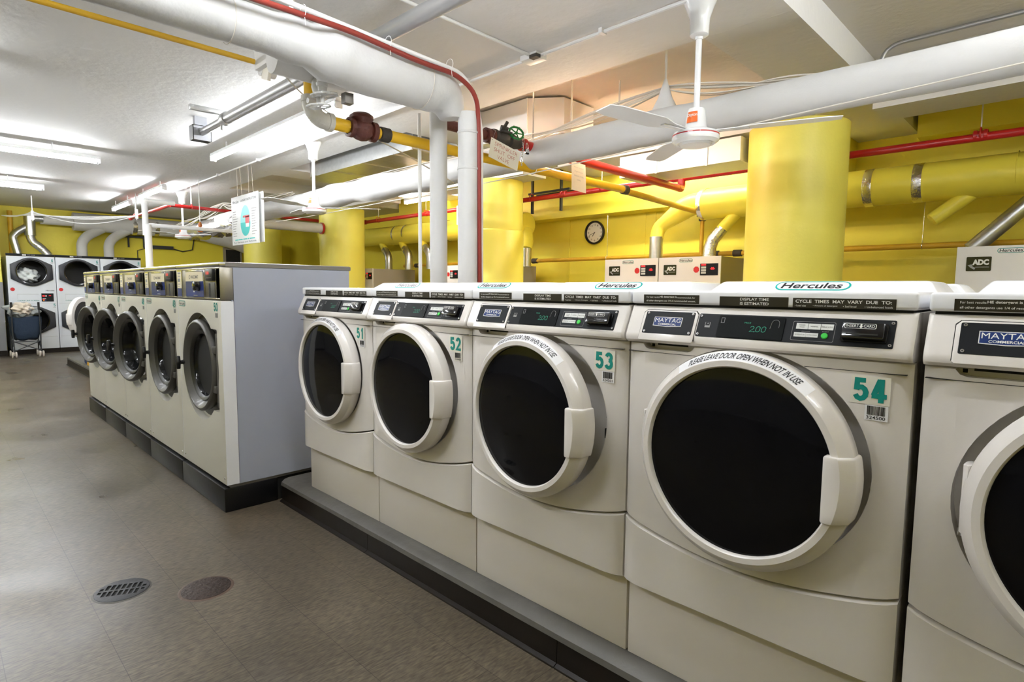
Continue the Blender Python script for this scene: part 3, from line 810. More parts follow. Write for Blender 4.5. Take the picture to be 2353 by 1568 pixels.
fixture((-6.75, 2.25, 2.60), (-4.05, 2.25, 2.60), 'long fluorescent light behind the yellow pipe elbow, below the grey conduit')
fixture((-12.3, 2.42, 2.58), (-11.1, 2.42, 2.58), 'small distant fluorescent light, left one of the far pair')
fixture((-10.5, 2.42, 2.60), (-9.2, 2.42, 2.60), 'small distant fluorescent light, right one of the far pair')
fixture((-2.45, .85, 2.56), (-1.0, .85, 2.56), 'fluorescent light over the aisle edge beside the thick white pipe, above the picture')
fixture((-5.1, -1.0, 2.60), (-5.1, .25, 2.60), 'fluorescent light over the aisle ahead, outside the top of the picture')
fixture((-3.4, -1.0, 2.60), (-1.6, -1.0, 2.60), 'added fluorescent fill light over the aisle behind the camera')  # frontal fill, added to brighten the washer fronts and pedestals
fixture((1.9, 3.7, 2.62), (1.9, 4.4, 2.62), 'added fluorescent fill light beyond the right edge of the picture over the rear aisle', zc=ZB)  # unseen fill put in to brighten the right wall and nearest column
fixture((-8.6, -2.2, 2.60), (-6.6, -2.2, 2.60), 'added fluorescent fill light far left of the aisle, outside the picture')  # extra aisle fill, added out of view
fixture((-6.95, 4.42, 2.82), (-5.2, 4.42, 2.82), 'added fluorescent fill light hidden above the flat galvanized duct', zc=ZB)  # added out of sight to light the middle and left columns
fixture((-4.15, 5.85, 2.84), (-2.4, 5.85, 2.84), 'added fluorescent fill light hidden by the ceiling beam over the dryers under the clock', zc=ZB)  # added behind the beam to brighten the back wall and dryers
fixture((-7.9, 5.85, 2.84), (-7.0, 5.85, 2.84), 'added fluorescent fill light hidden by the ceiling beam over the left dryers', zc=ZB)  # another unseen fill, added for the back wall further left
fixture((.1, .8, 2.80), (1.5, .8, 2.80), 'fluorescent light above the nearest washers, outside the picture', zc=ZB)
fixture((.55, 2.1, 2.80), (.55, 3.6, 2.80), 'fluorescent light in the right ceiling bay, outside the picture', zc=ZB)
fixture((-3.72, 4.02, 2.53), (-2.60, 4.02, 2.53), 'warm fluorescent light glimpsed above the big white pipe between the columns', warm=True, zc=ZB)
fixture((-7.35, 5.15, 2.52), (-6.62, 5.15, 2.52), 'short fluorescent light seen behind the thin white conduits, over the dryers', warm=True, zc=ZB)
fixture((-5.9, 5.0, 2.62), (-4.95, 5.0, 2.62), 'warm fluorescent light hidden behind the duct and column', warm=True, zc=ZB)

# ------------------------------------------------------------------ ceiling fans
def fan(x, y, ang, label):
    t = thing('ceiling_fan', label, 'ceiling fan', (x, y, 2.02), 0, 'white ceiling fans')
    zt = ZC - 2.02
    inst('fan1', 'canopy', lambda: MB().m('white_gloss').lathe([(.036, zt - .185), (.046, zt - .178), (.050, zt - .10), (.068, zt - .045), (.082, zt - .015), (.085, zt)], 28), t)
    inst('fan2', 'downrod', lambda: MB().m('white_gloss').cyl((0, 0, .155), (0, 0, zt - .17), .0155).lathe([(.020, zt - .20), (.020, zt - .17)], 16).lathe([(.021, .150), (.021, .16)], 16), t)
    inst('fan3', 'motor', lambda: MB().m('white_gloss').lathe([(0, -.032), (.075, -.030), (.085, -.020), (.098, -.022), (.117, -.008), (.120, .008), (.118, .016)], 40, cap=False).m('red_paint').lathe([(.1185, .016), (.1185, .022)], 40, cap=False).m('white_gloss').lathe([(.1175, .022), (.112, .034), (.070, .046), (.056, .060), (.046, .140), (.040, .155), (.0, .157)], 40, cap=False), t)
    def lab():
        m_ = MB().m('orange'); N_ = 12; vs = []; fs = []
        P = lambda a, s_, o=.0008: ((.0565 - .0085 * s_ + o) * math.cos(a), (.0565 - .0085 * s_ + o) * math.sin(a), .078 + .056 * s_)
        for i in range(N_ + 1):
            a = R(-118 + 62 * i / N_); vs += [P(a, 0), P(a, 1)]
        m_.raw(vs, [(2 * i, 2 * i + 2, 2 * i + 3, 2 * i + 1) for i in range(N_)])
        uv, ff, _ = text_mesh('Dayton', .02); m_.m('print_white').raw([P(R(-116 + 58 * a), .48 + .36 * b_, .0014) for a, b_ in uv], ff); return m_
    inst('fan4', 'brand_label', lab, t)
    for k in range(3):
        a = ang + 120 * k
        def bl():
            m_ = MB().m('white_paint'); pts = [(.10, .018, .035), (.20, .030, .05), (.30, .062, .055), (.60, .060, .05), (.665, .045, .03)]
            vs = []; fs = []
            for r_, w_, _ in pts:
                tw = .10
                for s_ in (-1, 1):
                    for d_ in (.002, -.002): vs.append((r_, s_ * w_, .040 + d_ + s_ * w_ * tw))
            for i in range(4):
                b0 = i * 4; b1 = b0 + 4
                fs += [(b0, b1, b1 + 2, b0 + 2), (b0 + 1, b0 + 3, b1 + 3, b1 + 1), (b0, b0 + 1, b1 + 1, b1), (b0 + 2, b1 + 2, b1 + 3, b0 + 3)]
            fs += [(16, 17, 19, 18), (0, 2, 3, 1)]
            m_.raw(vs, fs).m('white_gloss').box(.05, .26, -.012, .012, .032, .037); return m_
        inst('fan5', 'blade', bl, t).rotation_euler = (0, 0, R(a))
fan(-1.49, 2.86, 20, 'nearest white ceiling fan with an orange label on its motor')
fan(-5.69, 2.86, 52, 'middle white ceiling fan, between the hanging sign and the white vertical pipes')
fan(-10.2, 2.92, 45, 'farthest and smallest white ceiling fan, left of the hanging sign')

# ------------------------------------------------------------------ big pipes
def pipe(name, label, pts, r, m_, n=16, cat='pipe', group=None, br=.1, wob=0, extra=None, seg=0, parent=None):
    p = bend(pts, br) if len(pts) > 2 else [Vector(q) for q in pts]
    if seg:
        q = []
        for a, b_ in zip(p[:-1], p[1:]):
            k = max(1, int((b_ - a).length / seg)); q += [a + (b_ - a) * i / k for i in range(k)]
        q.append(p[-1]); p = q
        rr = [r * (1 + random.uniform(-wob, wob)) for _ in p]
    else: rr = r
    mb = MB().m(m_).tube(p, rr, n)
    if extra: extra(mb)
    if parent: return mb.build(name, parent)
    o = mb.build(name, origin=pts[0], sharp=50)
    return tag(o, label, cat, group)

# insulated pipe A over the aisle, bending down
t = thing('insulated_pipe', 'thick white insulated pipe overhead that runs inward and stops above the two vertical white pipes', 'pipe', (-2.75, .3, 2.39))
random.seed(3)
pa = [Vector((-2.75, -1.88 + .09 * i, 2.39)) for i in range(46)]
ra = []
for i, p in enumerate(pa):
    y = p.y; k = .094 + random.uniform(-.002, .002); p.z = 2.405
    if y > 1.6: k = .134 + random.uniform(-.002, .002); p.z = 2.39
    if 1.20 < y < 1.42: k = .105 + random.uniform(-.004, .004)
    if 1.42 <= y < 1.75: k = .138 + random.uniform(-.005, .005)
    ra.append(k)
q = arc((-2.75, 2.11, 2.245), .145, 90, 0, (0, 1, 0), (0, 0, 1), 8)
MB().m('pipe_white').tube([v - Vector((-2.75, .3, 2.39)) for v in pa[:-2] + q], ra[:-2] + [.134, .130, .126, .120, .112, .103, .092, .080, .066], 28).build('pipe_jacket', t, sharp=60)
for y, r_ in ((.2, .097), (1.0, .097), (2.03, .1375)): MB().m('cable_white').torus(r_, .002, frame((0, y - .3, .012 if y < 1.5 else 0), (1, 0, 0), (0, 0, 1)), 32, 6).build('strap', t)
MB().m('white_paint').cyl((.02, .98, .10), (.02, .98, ZC - 2.39), .010).build('hanger_rod', t)
random.seed(5)
pipe('insulated_pipe', 'cracked grey insulated pipe stub carrying the white handwheels', [(-3.00, 1.30, 2.42), (-2.96, 1.70, 2.42)], .098, 'pipe_grey', 20, seg=.1, wob=.05)
t = thing('insulated_pipe', 'short white insulated pipe with a red end flange, right of the hanging sign', 'pipe', (-9.1, 3.3, 2.225))
MB().m('pipe_white').cyl((0, 0, 0), (0, 1.38, 0), .078, 22).build('pipe_jacket', t)
MB().m('red_paint').lathe([(0, 0), (.095, 0), (.095, .03), (0, .03)], 22, Matrix.Translation((0, 1.41, 0)) @ Matrix.Rotation(PI / 2, 4, 'X')).build('end_flange', t)
def vpipe(x, y, r, top, label, m_='pipe_white', collars=()):
    t = thing('vertical_pipe', label, 'pipe', (x, y, .131))
    MB().m(m_).cyl((0, 0, 0), (0, 0, top - .131), r, 24).build('pipe_body', t)
    for z in collars: MB().m(m_).lathe([(r, z - .134), (r + .004, z - .131), (r + .004, z - .121), (r, z - .118)], 24, cap=False).build('collar', t)
vpipe(-2.680, 2.33, .060, 2.28, 'vertical white pipe on the right of the pair, next to the red cable', collars=(2.16, 1.95))
vpipe(-2.925, 2.30, .055, 2.46, 'vertical white pipe on the left of the pair', collars=(2.33,))
vpipe(-3.12, 2.30, .012, 2.36, 'thin white conduit rising left of the two vertical white pipes', 'white_paint')
# big pipe R across the picture
t = thing('insulated_pipe', 'long thick white insulated pipe crossing the whole picture in front of the columns', 'pipe', (0, 3.3, 2.26))
pts = []; rr = []
random.seed(11)
x = XR
while x > -9.4:
    k = .098 if x > -2.2 else (.104 if x > -4.2 else .118)
    if -6.2 < x < -4.3: k = .120 + .014 * math.sin(x * 7)
    if -2.15 < x < -1.75: k += .012 * (1 - abs(x + 1.95) / .2)
    pts.append((x, .02 * math.sin(x * 1.3) * (x < -2), .005 * math.sin(x * 3))); rr.append(k + random.uniform(-.002, .002)); x -= .12
pts += [(-9.7, .04, .0), (-10.2, .06, -.01)]; rr += [.12, .115]
MB().m('pipe_white').tube(pts, rr, 28).build('pipe_jacket', t, sharp=60)
MB().m('pipe_white').lathe([(.098, 0), (.075, .06), (.045, .12), (.020, .20), (.010, .235)], 18, Matrix.Translation((-1.95, .03, .06)), cap=False).build('hanger_wrap', t)
MB().m('cable_white').cyl((-1.95, .03, .25), (-1.95, .03, ZB - 2.26), .007).build('hanger_rod', t)
random.seed(21)
for j, (x0, x1) in enumerate(((-8.6, -10.9),)):
    b = MB().m('foil')
    P_ = [(x0 + (x1 - x0) * i / 16, random.uniform(-.04, .04), -.06 - .03 * i / 16 + random.uniform(-.02, .02)) for i in range(17)]
    b.tube(P_, [random.uniform(.09, .16) for _ in P_], 14, wob=.18).build('foil_wrap', t, label='crumpled silver foil wrap')

# cable bundles
def cables(label, base, n_, spread, sag_, seed, r=.004, group='cable bundles'):
    random.seed(seed); b = MB().m('cable_white')
    base = [Vector(p) for p in base]
    for i in range(n_):
        o = Vector((0, random.uniform(-spread, spread), random.uniform(-spread, spread) * .8)); pts = []
        for k in range(len(base) - 1):
            a, c_ = base[k], base[k + 1]
            s0 = random.uniform(.2, 1.0) * sag_; tw = random.uniform(-1, 1) * spread
            for m_ in range(8):
                u = m_ / 8; f_ = math.sin(PI * u)
                pts.append(a + (c_ - a) * u + o * (.35 + .8 * f_) + Vector((0, tw * f_ * .6, -s0 * f_)))
        pts.append(base[-1] + o * .4); b.tube(pts, r * random.uniform(.7, 1.2), 6)
    o_ = b.build('cable_bundle', origin=base[0]); return tag(o_, label, 'cables', group)
cables('bundle of thin off-white cables gathered over the white pipe near the nearest fan', [(-6.9, 3.5, 2.44), (-3.6, 3.42, 2.41), (-2.9, 3.38, 2.42), (-1.95, 3.36, 2.51), (-1.4, 3.40, 2.41), (-.9, 3.42, 2.33), (-.3, 3.42, 2.29)], 12, .038, .02, 4)
cables('tangle of white cables on the far end of the white pipe by the farthest fan', [(-7.1, 3.3, 2.42), (-8.8, 3.3, 2.42), (-9.4, 3.25, 2.50), (-10.4, 3.2, 2.36), (-11.4, 3.1, 2.25)], 9, .07, .03, 9)
t = thing('hanging_cable', 'white hanging loops of cable with two small drop rods in the far left corner', 'cables', (-11.5, 1.2, 2.3), 0, 'cable bundles')
b = MB().m('white_paint')
for k in range(4):
    random.seed(k); sg = (.02, .05, .08, .16)[k]
    A = Vector((-1.9, -.2, .14)); B_ = Vector((-1.0, .12, .10 + .02 * k)); C_ = Vector((.6, 1.25, .06))
    b.tube([A + (B_ - A) * i / 6 + Vector((0, 0, -sg * .3 * math.sin(PI * i / 6))) for i in range(7)] + [B_ + (C_ - B_) * i / 14 + Vector((0, 0, -sg * math.sin(PI * i / 14))) for i in range(1, 15)], .007, 6)
b.build('cable', t)
for p in ((-1.0, .12), (.6, 1.25)):
    MB().m('white_paint').cyl((p[0], p[1], .0), (p[0], p[1], ZC - 2.3), .008).box(p[0] - .02, p[0] + .02, p[1] - .02, p[1] + .02, .02, .17).build('drop_rod', t)

# ------------------------------------------------------------------ gas line
t = thing('gas_pipe', 'yellow gas pipe overhead with pale elbow and brown check valve, running inward', 'pipe', (-3.1, 1.55, 2.17))
gy = lambda y: y - 1.55
MB().m('gas_yellow').cyl((0, 0, .08), (0, 0, .235), .036, 20).build('riser', t)
MB().m('pipe_grey').lathe([(.040, .22), (.052, .235), (.048, .27), (.02, .30)], 18).build('riser_collar', t)
el = [Vector((0, 0, .10))] + arc((0, .085, .085), .085, 180, 270, (0, 1, 0), (0, 0, 1), 8) + [Vector((0, .11, 0))]
e_ = MB().m('cast_iron_pale').tube(el, .046, 18)
e_.lathe([(.044, -.018), (.051, -.016), (.051, .016), (.044, .018)], 20, Matrix.Translation((0, 0, .10)), cap=False)
e_.lathe([(.044, -.016), (.051, -.014), (.051, .014), (.044, .016)], 20, frame((0, .11, 0), (1, 0, 0), (0, 0, 1)), cap=False).build('elbow', t)
MB().m('gas_yellow').cyl((0, .10, 0), (0, .24, 0), .036, 20).cyl((0, .40, 0), (0, gy(4.6), 0), .034, 20).build('pipe_body', t)
MB().m('gas_old').cyl((0, gy(4.6), -.01), (0, gy(6.18), -.06), .030, 18).cyl((0, gy(6.18), -.06), (0, gy(6.18), -.52), .022, 16).build('pipe_end', t)
v = MB().m('cast_red')
v.lathe([(.040, .0), (.056, .004), (.056, .030), (.046, .036), (.060, .060), (.066, .095), (.060, .125), (.046, .145), (.058, .150), (.058, .180), (.040, .184)], 26, frame((0, .235, 0), (-1, 0, 0), (0, 0, 1)) @ Matrix.Rotation(PI, 4, 'X') if 0 else Matrix.Translation((0, .225, 0)) @ Matrix.Rotation(-PI / 2, 4, 'X'), cap=False)
v.lathe([(.055, -.02), (.058, .03), (.070, .045), (.070, .060), (.05, .075), (.0, .078)], 20, Matrix.Translation((0, .315, .015)), cap=False)
v.build('check_valve', t)
for y in (1.95, 3.0):
    pass
for y, m_ in ((2.02, 'cast_dark'), (4.62, 'cast_dark')):
    MB().m(m_).lathe([(.034, -.035), (.043, -.032), (.043, .032), (.034, .035)], 20, Matrix.Translation((0, gy(y), 0)) @ Matrix.Rotation(PI / 2, 4, 'X'), cap=False).build('coupling', t)
MB().m('cast_dark').lathe([(.03, -.05), (.04, -.04), (.04, .04), (.03, .05)], 18, Matrix.Translation((0, gy(6.18), -.10))).box(-.05, .05, gy(6.14), gy(6.22), -.10, -.07).build('tee', t)
h = MB().m('chrome')
h.torus(.040, .004, frame((0, gy(3.36), 0), (1, 0, 0), (0, 0, 1)), 22, 6)
h.tube([(-.03, gy(3.36), .035), (-.022, gy(3.36), .09), (.022, gy(3.36), .09), (.03, gy(3.36), .035)], .004, 6).cyl((0, gy(3.36), .09), (0, gy(3.36), ZB - 2.17), .006)
h.build('hanger', t)
b = MB().m('cable_white'); b.cyl((-.62, .0, .36), (-.62, .0, .37), .004)
# thin gas pipe
pipe('thin_yellow_pipe', 'thin yellow pipe running along the ceiling in the upper left of the picture', [(-3.62, -1.88, 2.59), (-3.62, 1.46, 2.58)], .0155, 'gas_old', 12)
t = thing('ceiling_bracket', 'off-white bracket and cleat where the thin yellow pipe ends at the ceiling', 'bracket', (-3.55, 1.50, 2.52))
MB().m('pipe_grey').box(-.10, .20, -.03, .05, .02, .20, .008).cyl((-.09, .0, .03), (-.09, .09, .03), .035, 14).build('bracket_body', t)
MB().m('plate_cream').box(-.06, .03, .0, .02, -.05, .04, .003, mx=Matrix.Rotation(R(20), 4, 'Y')).build('cleat', t)
# valve with two handwheels
t = thing('steam_valve', 'white painted valve with two toothed handwheels under the thick white pipe', 'valve', (-2.905, 1.52, 2.36))
b = MB().m('pipe_white').lathe([(.040, .02), (.046, .0), (.040, -.018), (.030, -.022), (.027, -.055), (.033, -.060), (.030, -.075), (.024, -.078), (.022, -.10), (.010, -.102), (.010, -.16)], 18, cap=False); b.build('valve_body', t)
def wheel(mb, R0, n_=10, th=.007, mx=Matrix.Identity(4)):
    mb.torus(R0, th, mx, 40, 8)
    for k in range(n_ * 1): a = 2 * PI * k / n_; mb.raw(*_blob((R0 * 1.02 * math.cos(a), R0 * 1.02 * math.sin(a), 0), th * 1.25), mx)
    for k in range(5):
        a = 2 * PI * k / 5; mb.tube([mx @ Vector((0, 0, 0)), mx @ Vector((R0 * math.cos(a), R0 * math.sin(a), 0))], th * .6, 6)
    mb.lathe([(0, .008), (R0 * .2, .006), (R0 * .2, -.006), (0, -.008)], 12, mx)
def _blob(c, r):
    vs = []; fs = []; n1, n2 = 8, 5
    for j in range(n2 + 1):
        b_ = PI * j / n2 - PI / 2
        for i in range(n1):
            a = 2 * PI * i / n1; vs.append((c[0] + r * math.cos(a) * math.cos(b_), c[1] + r * math.sin(a) * math.cos(b_), c[2] + r * math.sin(b_)))
    for j in range(n2):
        for i in range(n1): fs.append((j * n1 + i, j * n1 + (i + 1) % n1, (j + 1) * n1 + (i + 1) % n1, (j + 1) * n1 + i))
    return vs, fs
for p, r_ in (((0, .01, -.115), .066), ((-.045, .0, -.165), .060)):
    b = MB().m('pipe_white'); wheel(b, r_, 10, .0055, Matrix.Translation(p) @ Matrix.Rotation(R(8), 4, 'X')); b.build('handwheel', t)
MB().m('pipe_white').lathe([(.03, .02), (.036, -.02), (.028, -.05), (.012, -.06), (.010, -.12)], 16, Matrix.Translation((-.045, 0, -.05)), cap=False).build('valve_stem', t)
MB().m('pipe_white').lathe([(0, 0), (.014, 0), (.014, .002), (0, .002)], 16, frame((-.04, -.062, -.15), (1, 0, 0), (0, 0, 1))).build('round_tag', t)
t = thing('conduit_box', 'small grey junction box clamped beside the white handwheels', 'junction box', (-2.86, 1.62, 2.24))
MB().m('steel_dark').box(-.0, .045, -.02, .03, -.035, .02, .003).build('box_body', t)

# ------------------------------------------------------------------ red sprinkler pipes
ZR = 2.408; YR = 5.57
t = thing('sprinkler_pipe', 'long red sprinkler pipe crossing behind the columns', 'pipe', (-9.69, YR, ZR))
rx = lambda x: x + 9.69
MB().m('red_paint').cyl((.03, 0, 0), (rx(XR), 0, -.02), .031, 16).build('pipe_body', t)
for x in (-9.2, -7.35, -5.6, -4.62, -3.15, -2.75, -.62):
    MB().m('red_paint').lathe([(.031, -.045), (.040, -.04), (.040, -.02), (.034, -.018), (.034, .018), (.040, .02), (.040, .04), (.031, .045)], 16, Matrix.Translation((rx(x), 0, 0)) @ Matrix.Rotation(PI / 2, 4, 'Y'), cap=False).build('coupling', t)
for x in (-8.75, -7.4, -5.15, -4.05, -2.62, -1.98, -.62):
    MB().m('red_paint').torus(.045, .005, Matrix.Translation((rx(x), 0, .012)) @ Matrix.Rotation(PI / 2, 4, 'Y'), 20, 6).m('cable_white').cyl((rx(x), 0, .055), (rx(x), 0, ZB - ZR), .005).build('hanger', t)
t = thing('sprinkler_pipe', 'thick red sprinkler pipe running inward from the green shut-off valve', 'pipe', (-3.0, 3.12, 2.295))
MB().m('red_paint').cyl((0, 0, 0), (-.04, YR - 3.12, 0), .036, 18).build('pipe_body', t)
MB().m('red_paint').tube(bend([(-.04, YR - 3.20, 0), (-.04, YR - 3.12, 0), (-.04, YR - 3.12, ZR - 2.295)], .04), .040, 16).build('elbow', t)
MB().m('red_paint').lathe([(.036, -.05), (.046, -.045), (.046, .045), (.036, .05)], 18, Matrix.Translation((0, .62, 0)) @ Matrix.Rotation(PI / 2, 4, 'X'), cap=False).build('coupling', t)
MB().m('red_paint').lathe([(.036, -.02), (.047, -.018), (.047, .02), (.036, .04)], 18, Matrix.Translation((0, .02, 0)) @ Matrix.Rotation(PI / 2, 4, 'X'), cap=False).build('coupling', t)
h = MB().m('red_paint').torus(.052, .006, Matrix.Translation((0, .58, .02)) @ Matrix.Rotation(PI / 2, 4, 'X'), 20, 6).m('cable_white').cyl((0, .58, .07), (0, .58, ZB - 2.295), .007)
h.build('hanger', t)
t = thing('sprinkler_pipe', 'red sprinkler branch pipe with an elbow in the far left part of the room', 'pipe', (-9.55, 2.58, 2.42))
MB().m('red_paint').cyl((0, -.0, 0), (-.14, YR - 2.58, -.012), .026, 14).cyl((-2.3, 0, 0), (0, 0, 0), .026, 14).lathe([(.0, 0), (.04, 0), (.04, .04), (0, .04)], 14, Matrix.Translation((-2.34, 0, 0)) @ Matrix.Rotation(PI / 2, 4, 'Y')).build('pipe_body', t)
for p in ((-1.95, 0), (0, .28)):
    MB().m('red_paint').torus(.035, .006, Matrix.Translation((p[0], p[1], .01)) @ Matrix.Rotation(PI / 2, 4, 'Y' if p[0] else 'X'), 16, 6).m('white_paint').cyl((p[0], p[1], .04), (p[0], p[1], ZC - 2.42), .011).build('hanger', t)
# shut-off valve
t = thing('shutoff_valve', 'sprinkler shut-off valve with green handwheel, chain and padlock', 'valve', (-3.0, 2.92, 2.295))
MB().m('cast_red').cyl((0, -.55, 0), (0, -.12, 0), .033, 16).lathe([(.034, -.03), (.050, -.026), (.050, .0), (.042, .004), (.042, .02), (.050, .024), (.050, .05), (.034, .055)], 18, Matrix.Translation((0, -.13, 0)) @ Matrix.Rotation(-PI / 2, 4, 'X'), cap=False).build('inlet', t)
MB().m('cast_dark').lathe([(.035, -.09), (.055, -.085), (.055, -.06), (.045, -.055), (.055, -.02), (.055, .03), (.045, .06), (.056, .065), (.056, .09), (.036, .19)], 20, Matrix.Rotation(-PI / 2, 4, 'X'), cap=False).cyl((0, 0, 0), (.045, -.01, .075), .030, 14).cyl((.045, -.01, .075), (.075, -.015, .10), .012, 10).box(-.02, .07, -.045, .045, .03, .045, .004).build('valve_body', t)
b = MB().m('valve_green'); wheel(b, .052, 8, .0075, Matrix.Translation((.07, .08, .045)) @ Matrix.Rotation(R(62), 4, 'Y') @ Matrix.Rotation(R(20), 4, 'X')); b.build('handwheel', t)
c_ = MB().m('chrome'); random.seed(2); p = Vector((.075, .145, .02))
for k in range(15):
    c_.torus(.0085, .0022, Matrix.Translation(p) @ Matrix.Rotation(random.uniform(0, 3), 4, 'Z') @ Matrix.Rotation(PI / 2, 4, 'X' if k % 2 else 'Y'), 12, 6); p = p + Vector((random.uniform(-.002, .002), random.uniform(-.003, .001), -.0135))
c_.build('chain', t)
MB().m('chrome').box(.070, .085, .165, .200, -.085, -.050, .003).m('gap').box(.0705, .0855, .166, .199, -.0855, -.074, .002).m('chrome').tube([(.078, .172, -.05), (.078, .172, -.02), (.078, .182, -.008), (.078, .193, -.02), (.078, .193, -.05)], .003, 8).build('padlock', t)
# sign of the valve
sg = frame((-2.935, 2.735, 2.135), (0, 1, -.20), (0, .20, 1))
b = MB().m('plate_cream').plate(sg, 0, 0, .285, .135, .003)
b.m('print_red')
b.text('SPRINKLER', sg, .038, .095, .225, .026, .0034, -.012).text('SHUT  OFF', sg, .038, .055, .205, .026, .0034, -.012).text('VALVE', sg, .078, .015, .115, .026, .0034, -.012)
b.m('gap').lathe([(0, .0034), (.003, .0034)], 10, sg @ Matrix.Translation((.012, .122, 0)), cap=False)
b.m('chrome').tube([sg @ Vector((.012, .122, 0)), (-2.93, 2.80, 2.32), (-2.99, 2.82, 2.34)], .0012, 5)
o = b.build('valve_sign', origin=(-2.935, 2.735, 2.135)); tag(o, 'cream SPRINKLER SHUT OFF VALVE plate with red letters hanging from the valve', 'sign')
sg = frame((-2.955, 3.66, 2.035), (0, 1, -.05), (.0, -.05, 1)); b = MB().m('paper')
b.raw([sg @ Vector((x_, y_, .004 * math.sin(6 * x_ + 9 * y_))) for y_ in (0, .07, .14, .225) for x_ in (0, .06, .12, .185)], [(j * 4 + i, j * 4 + i + 1, j * 4 + i + 5, j * 4 + i + 4) for j in range(3) for i in range(3)])
b.m('print_grey')
for k, (s_, w_) in enumerate((('Key is located', .12), ('at guard post', .11), ('station in the', .12), ('lobby', .05))): b.text(s_, sg, .03 + (.12 - w_) / 2, .175 - .032 * k, w_, .015, .006)
o = b.build('paper_notice', origin=(-2.955, 3.66, 2.035)); tag(o, 'curled paper notice hanging from the thick red sprinkler pipe', 'paper')

# red cable and white conduit following pipe A down
P_ = [(-2.59, -1.85, 2.47), (-2.59, .9, 2.455), (-2.585, 1.5, 2.465), (-2.585, 1.9, 2.435), (-2.595, 2.18, 2.44), (-2.60, 2.33, 2.37), (-2.628, 2.37, 2.2), (-2.632, 2.40, .14)]
pipe('red_cable', 'dark red cable curving along the white overhead pipe and down beside the vertical pipe', P_, .0135, 'red_cable', 10, 'cable', br=.10)
P_ = [(-2.63, -1.85, 2.515), (-2.63, 1.2, 2.515), (-2.62, 1.95, 2.48), (-2.62, 2.24, 2.47), (-2.64, 2.36, 2.36), (-2.66, 2.42, 2.2), (-2.66, 2.43, .14)]
pipe('white_cable', 'white conduit running beside the dark red cable on the overhead pipe', P_, .012, 'white_paint', 10, 'cable', br=.10)
tz = thing('cable_tie', 'thin white cable ties holding the red cable to the overhead pipe', 'cable tie', (-2.6, 1.27, 2.49), 0)
b = MB().m('white_paint')
for y in (1.27, 1.72, 2.12): b.torus(.030, .0016, frame((0.005, y - 1.27, -.01), (1, 0, 0), (0, 0, 1)), 18, 5).cyl((.02, y - 1.27, -.035), (.022, y - 1.265, -.075), .0014, 5)
b.build('tie', tz)

# big grey conduit with open box
t = thing('grey_conduit', 'large galvanized conduit under the ceiling ending in an open grey box, upper left', 'conduit', (-5.62, 1.78, 2.585))
MB().m('conduit_grey').cyl((.04, 0, 0), (.62, 0, 0), .030, 18).build('thin_section', t)
MB().m('conduit_grey').cyl((.56, 0, 0), (5.5, .05, .01), .044, 20).build('thick_section', t)
MB().m('conduit_grey').lathe([(.044, -.03), (.052, -.028), (.052, .028), (.044, .03)], 20, Matrix.Translation((.62, 0, 0)) @ Matrix.Rotation(PI / 2, 4, 'Y'), cap=False).lathe([(.044, -.03), (.050, -.028), (.050, .028), (.044, .03)], 20, Matrix.Translation((2.45, 0, 0)) @ Matrix.Rotation(PI / 2, 4, 'Y'), cap=False).build('coupling', t)
MB().m('galvanized').box(.50, .54, -.24, .06, .045, .085, .003).cyl((.52, 0, .04), (.52, 0, -.07), .012, 10).build('strut', t)
MB().m('box_grey').box(-.055, .045, -.075, -.070, -.07, .055).box(-.055, .045, .070, .075, -.07, .055).box(-.055, .045, -.075, .075, .050, .055).box(.040, .045, -.075, .075, -.07, .055).box(-.055, -.050, -.075, .075, -.07, .055).box(-.03, .02, -.05, .05, .055, .135).build('open_box', t)

# surface conduits with the fan junction boxes
t = thing('ceiling_conduit', 'long thin white conduit along the ceiling linking the ceiling fans', 'conduit', (-10.2, 2.80, ZC - .014))
MB().m('white_paint').cyl((0, 0, 0), (11.6, -.0, 0), .011, 8).build('conduit_body', t)
for x in (-9.6, -8.2, -6.9, -5.0, -3.2, -2.05): MB().m('white_paint').box(x + 10.2 - .012, x + 10.2 + .012, -.03, .018, -.014, .014).build('clip', t)
pipe('ceiling_conduit', 'thin white ceiling conduit running inward to the junction box right of the pipes', [(-2.55, -1.88, ZC - .013), (-2.58, 2.78, ZC - .013)], .010, 'white_paint', 8, 'conduit')
t = thing('junction_box', 'small white ceiling junction box with a dark open side where two conduits cross', 'junction box', (-2.59, 2.80, ZC))
MB().m('white_paint').box(-.07, .07, -.05, .05, -.035, 0, .004).m('cast_dark').box(.02, .08, -.06, -.02, -.040, -.02).build('box_body', t)
pipe('ceiling_conduit', 'grey conduit curving up across the ceiling bay in the upper right corner', [(-1.10, 4.66, 2.60), (-1.08, 4.66, ZB - .02), (3.0, 4.64, ZB - .02)], .015, 'conduit_grey', 10, 'conduit', br=.12)
pipe('clothes_line', 'thin white wire stretched across the room in front of the nearest column', [(-10.6, 3.02, 2.05), (-6, 3.02, 2.02), (-3.0, 3.02, 2.04), (-1.0, 3.02, 2.10), (3.0, 3.02, 2.22)], .0035, 'cable_white', 6, 'wire', br=.3)
pipe('loose_cable', 'thin off-white cable sagging from the cracked pipe past the brown check valve', [(-3.12, 1.36, 2.42), (-3.13, 1.5, 2.30), (-3.15, 1.75, 2.21), (-3.2, 2.2, 2.12), (-3.5, 2.9, 2.05)], .0045, 'cable_white', 6, 'cable', br=.1)

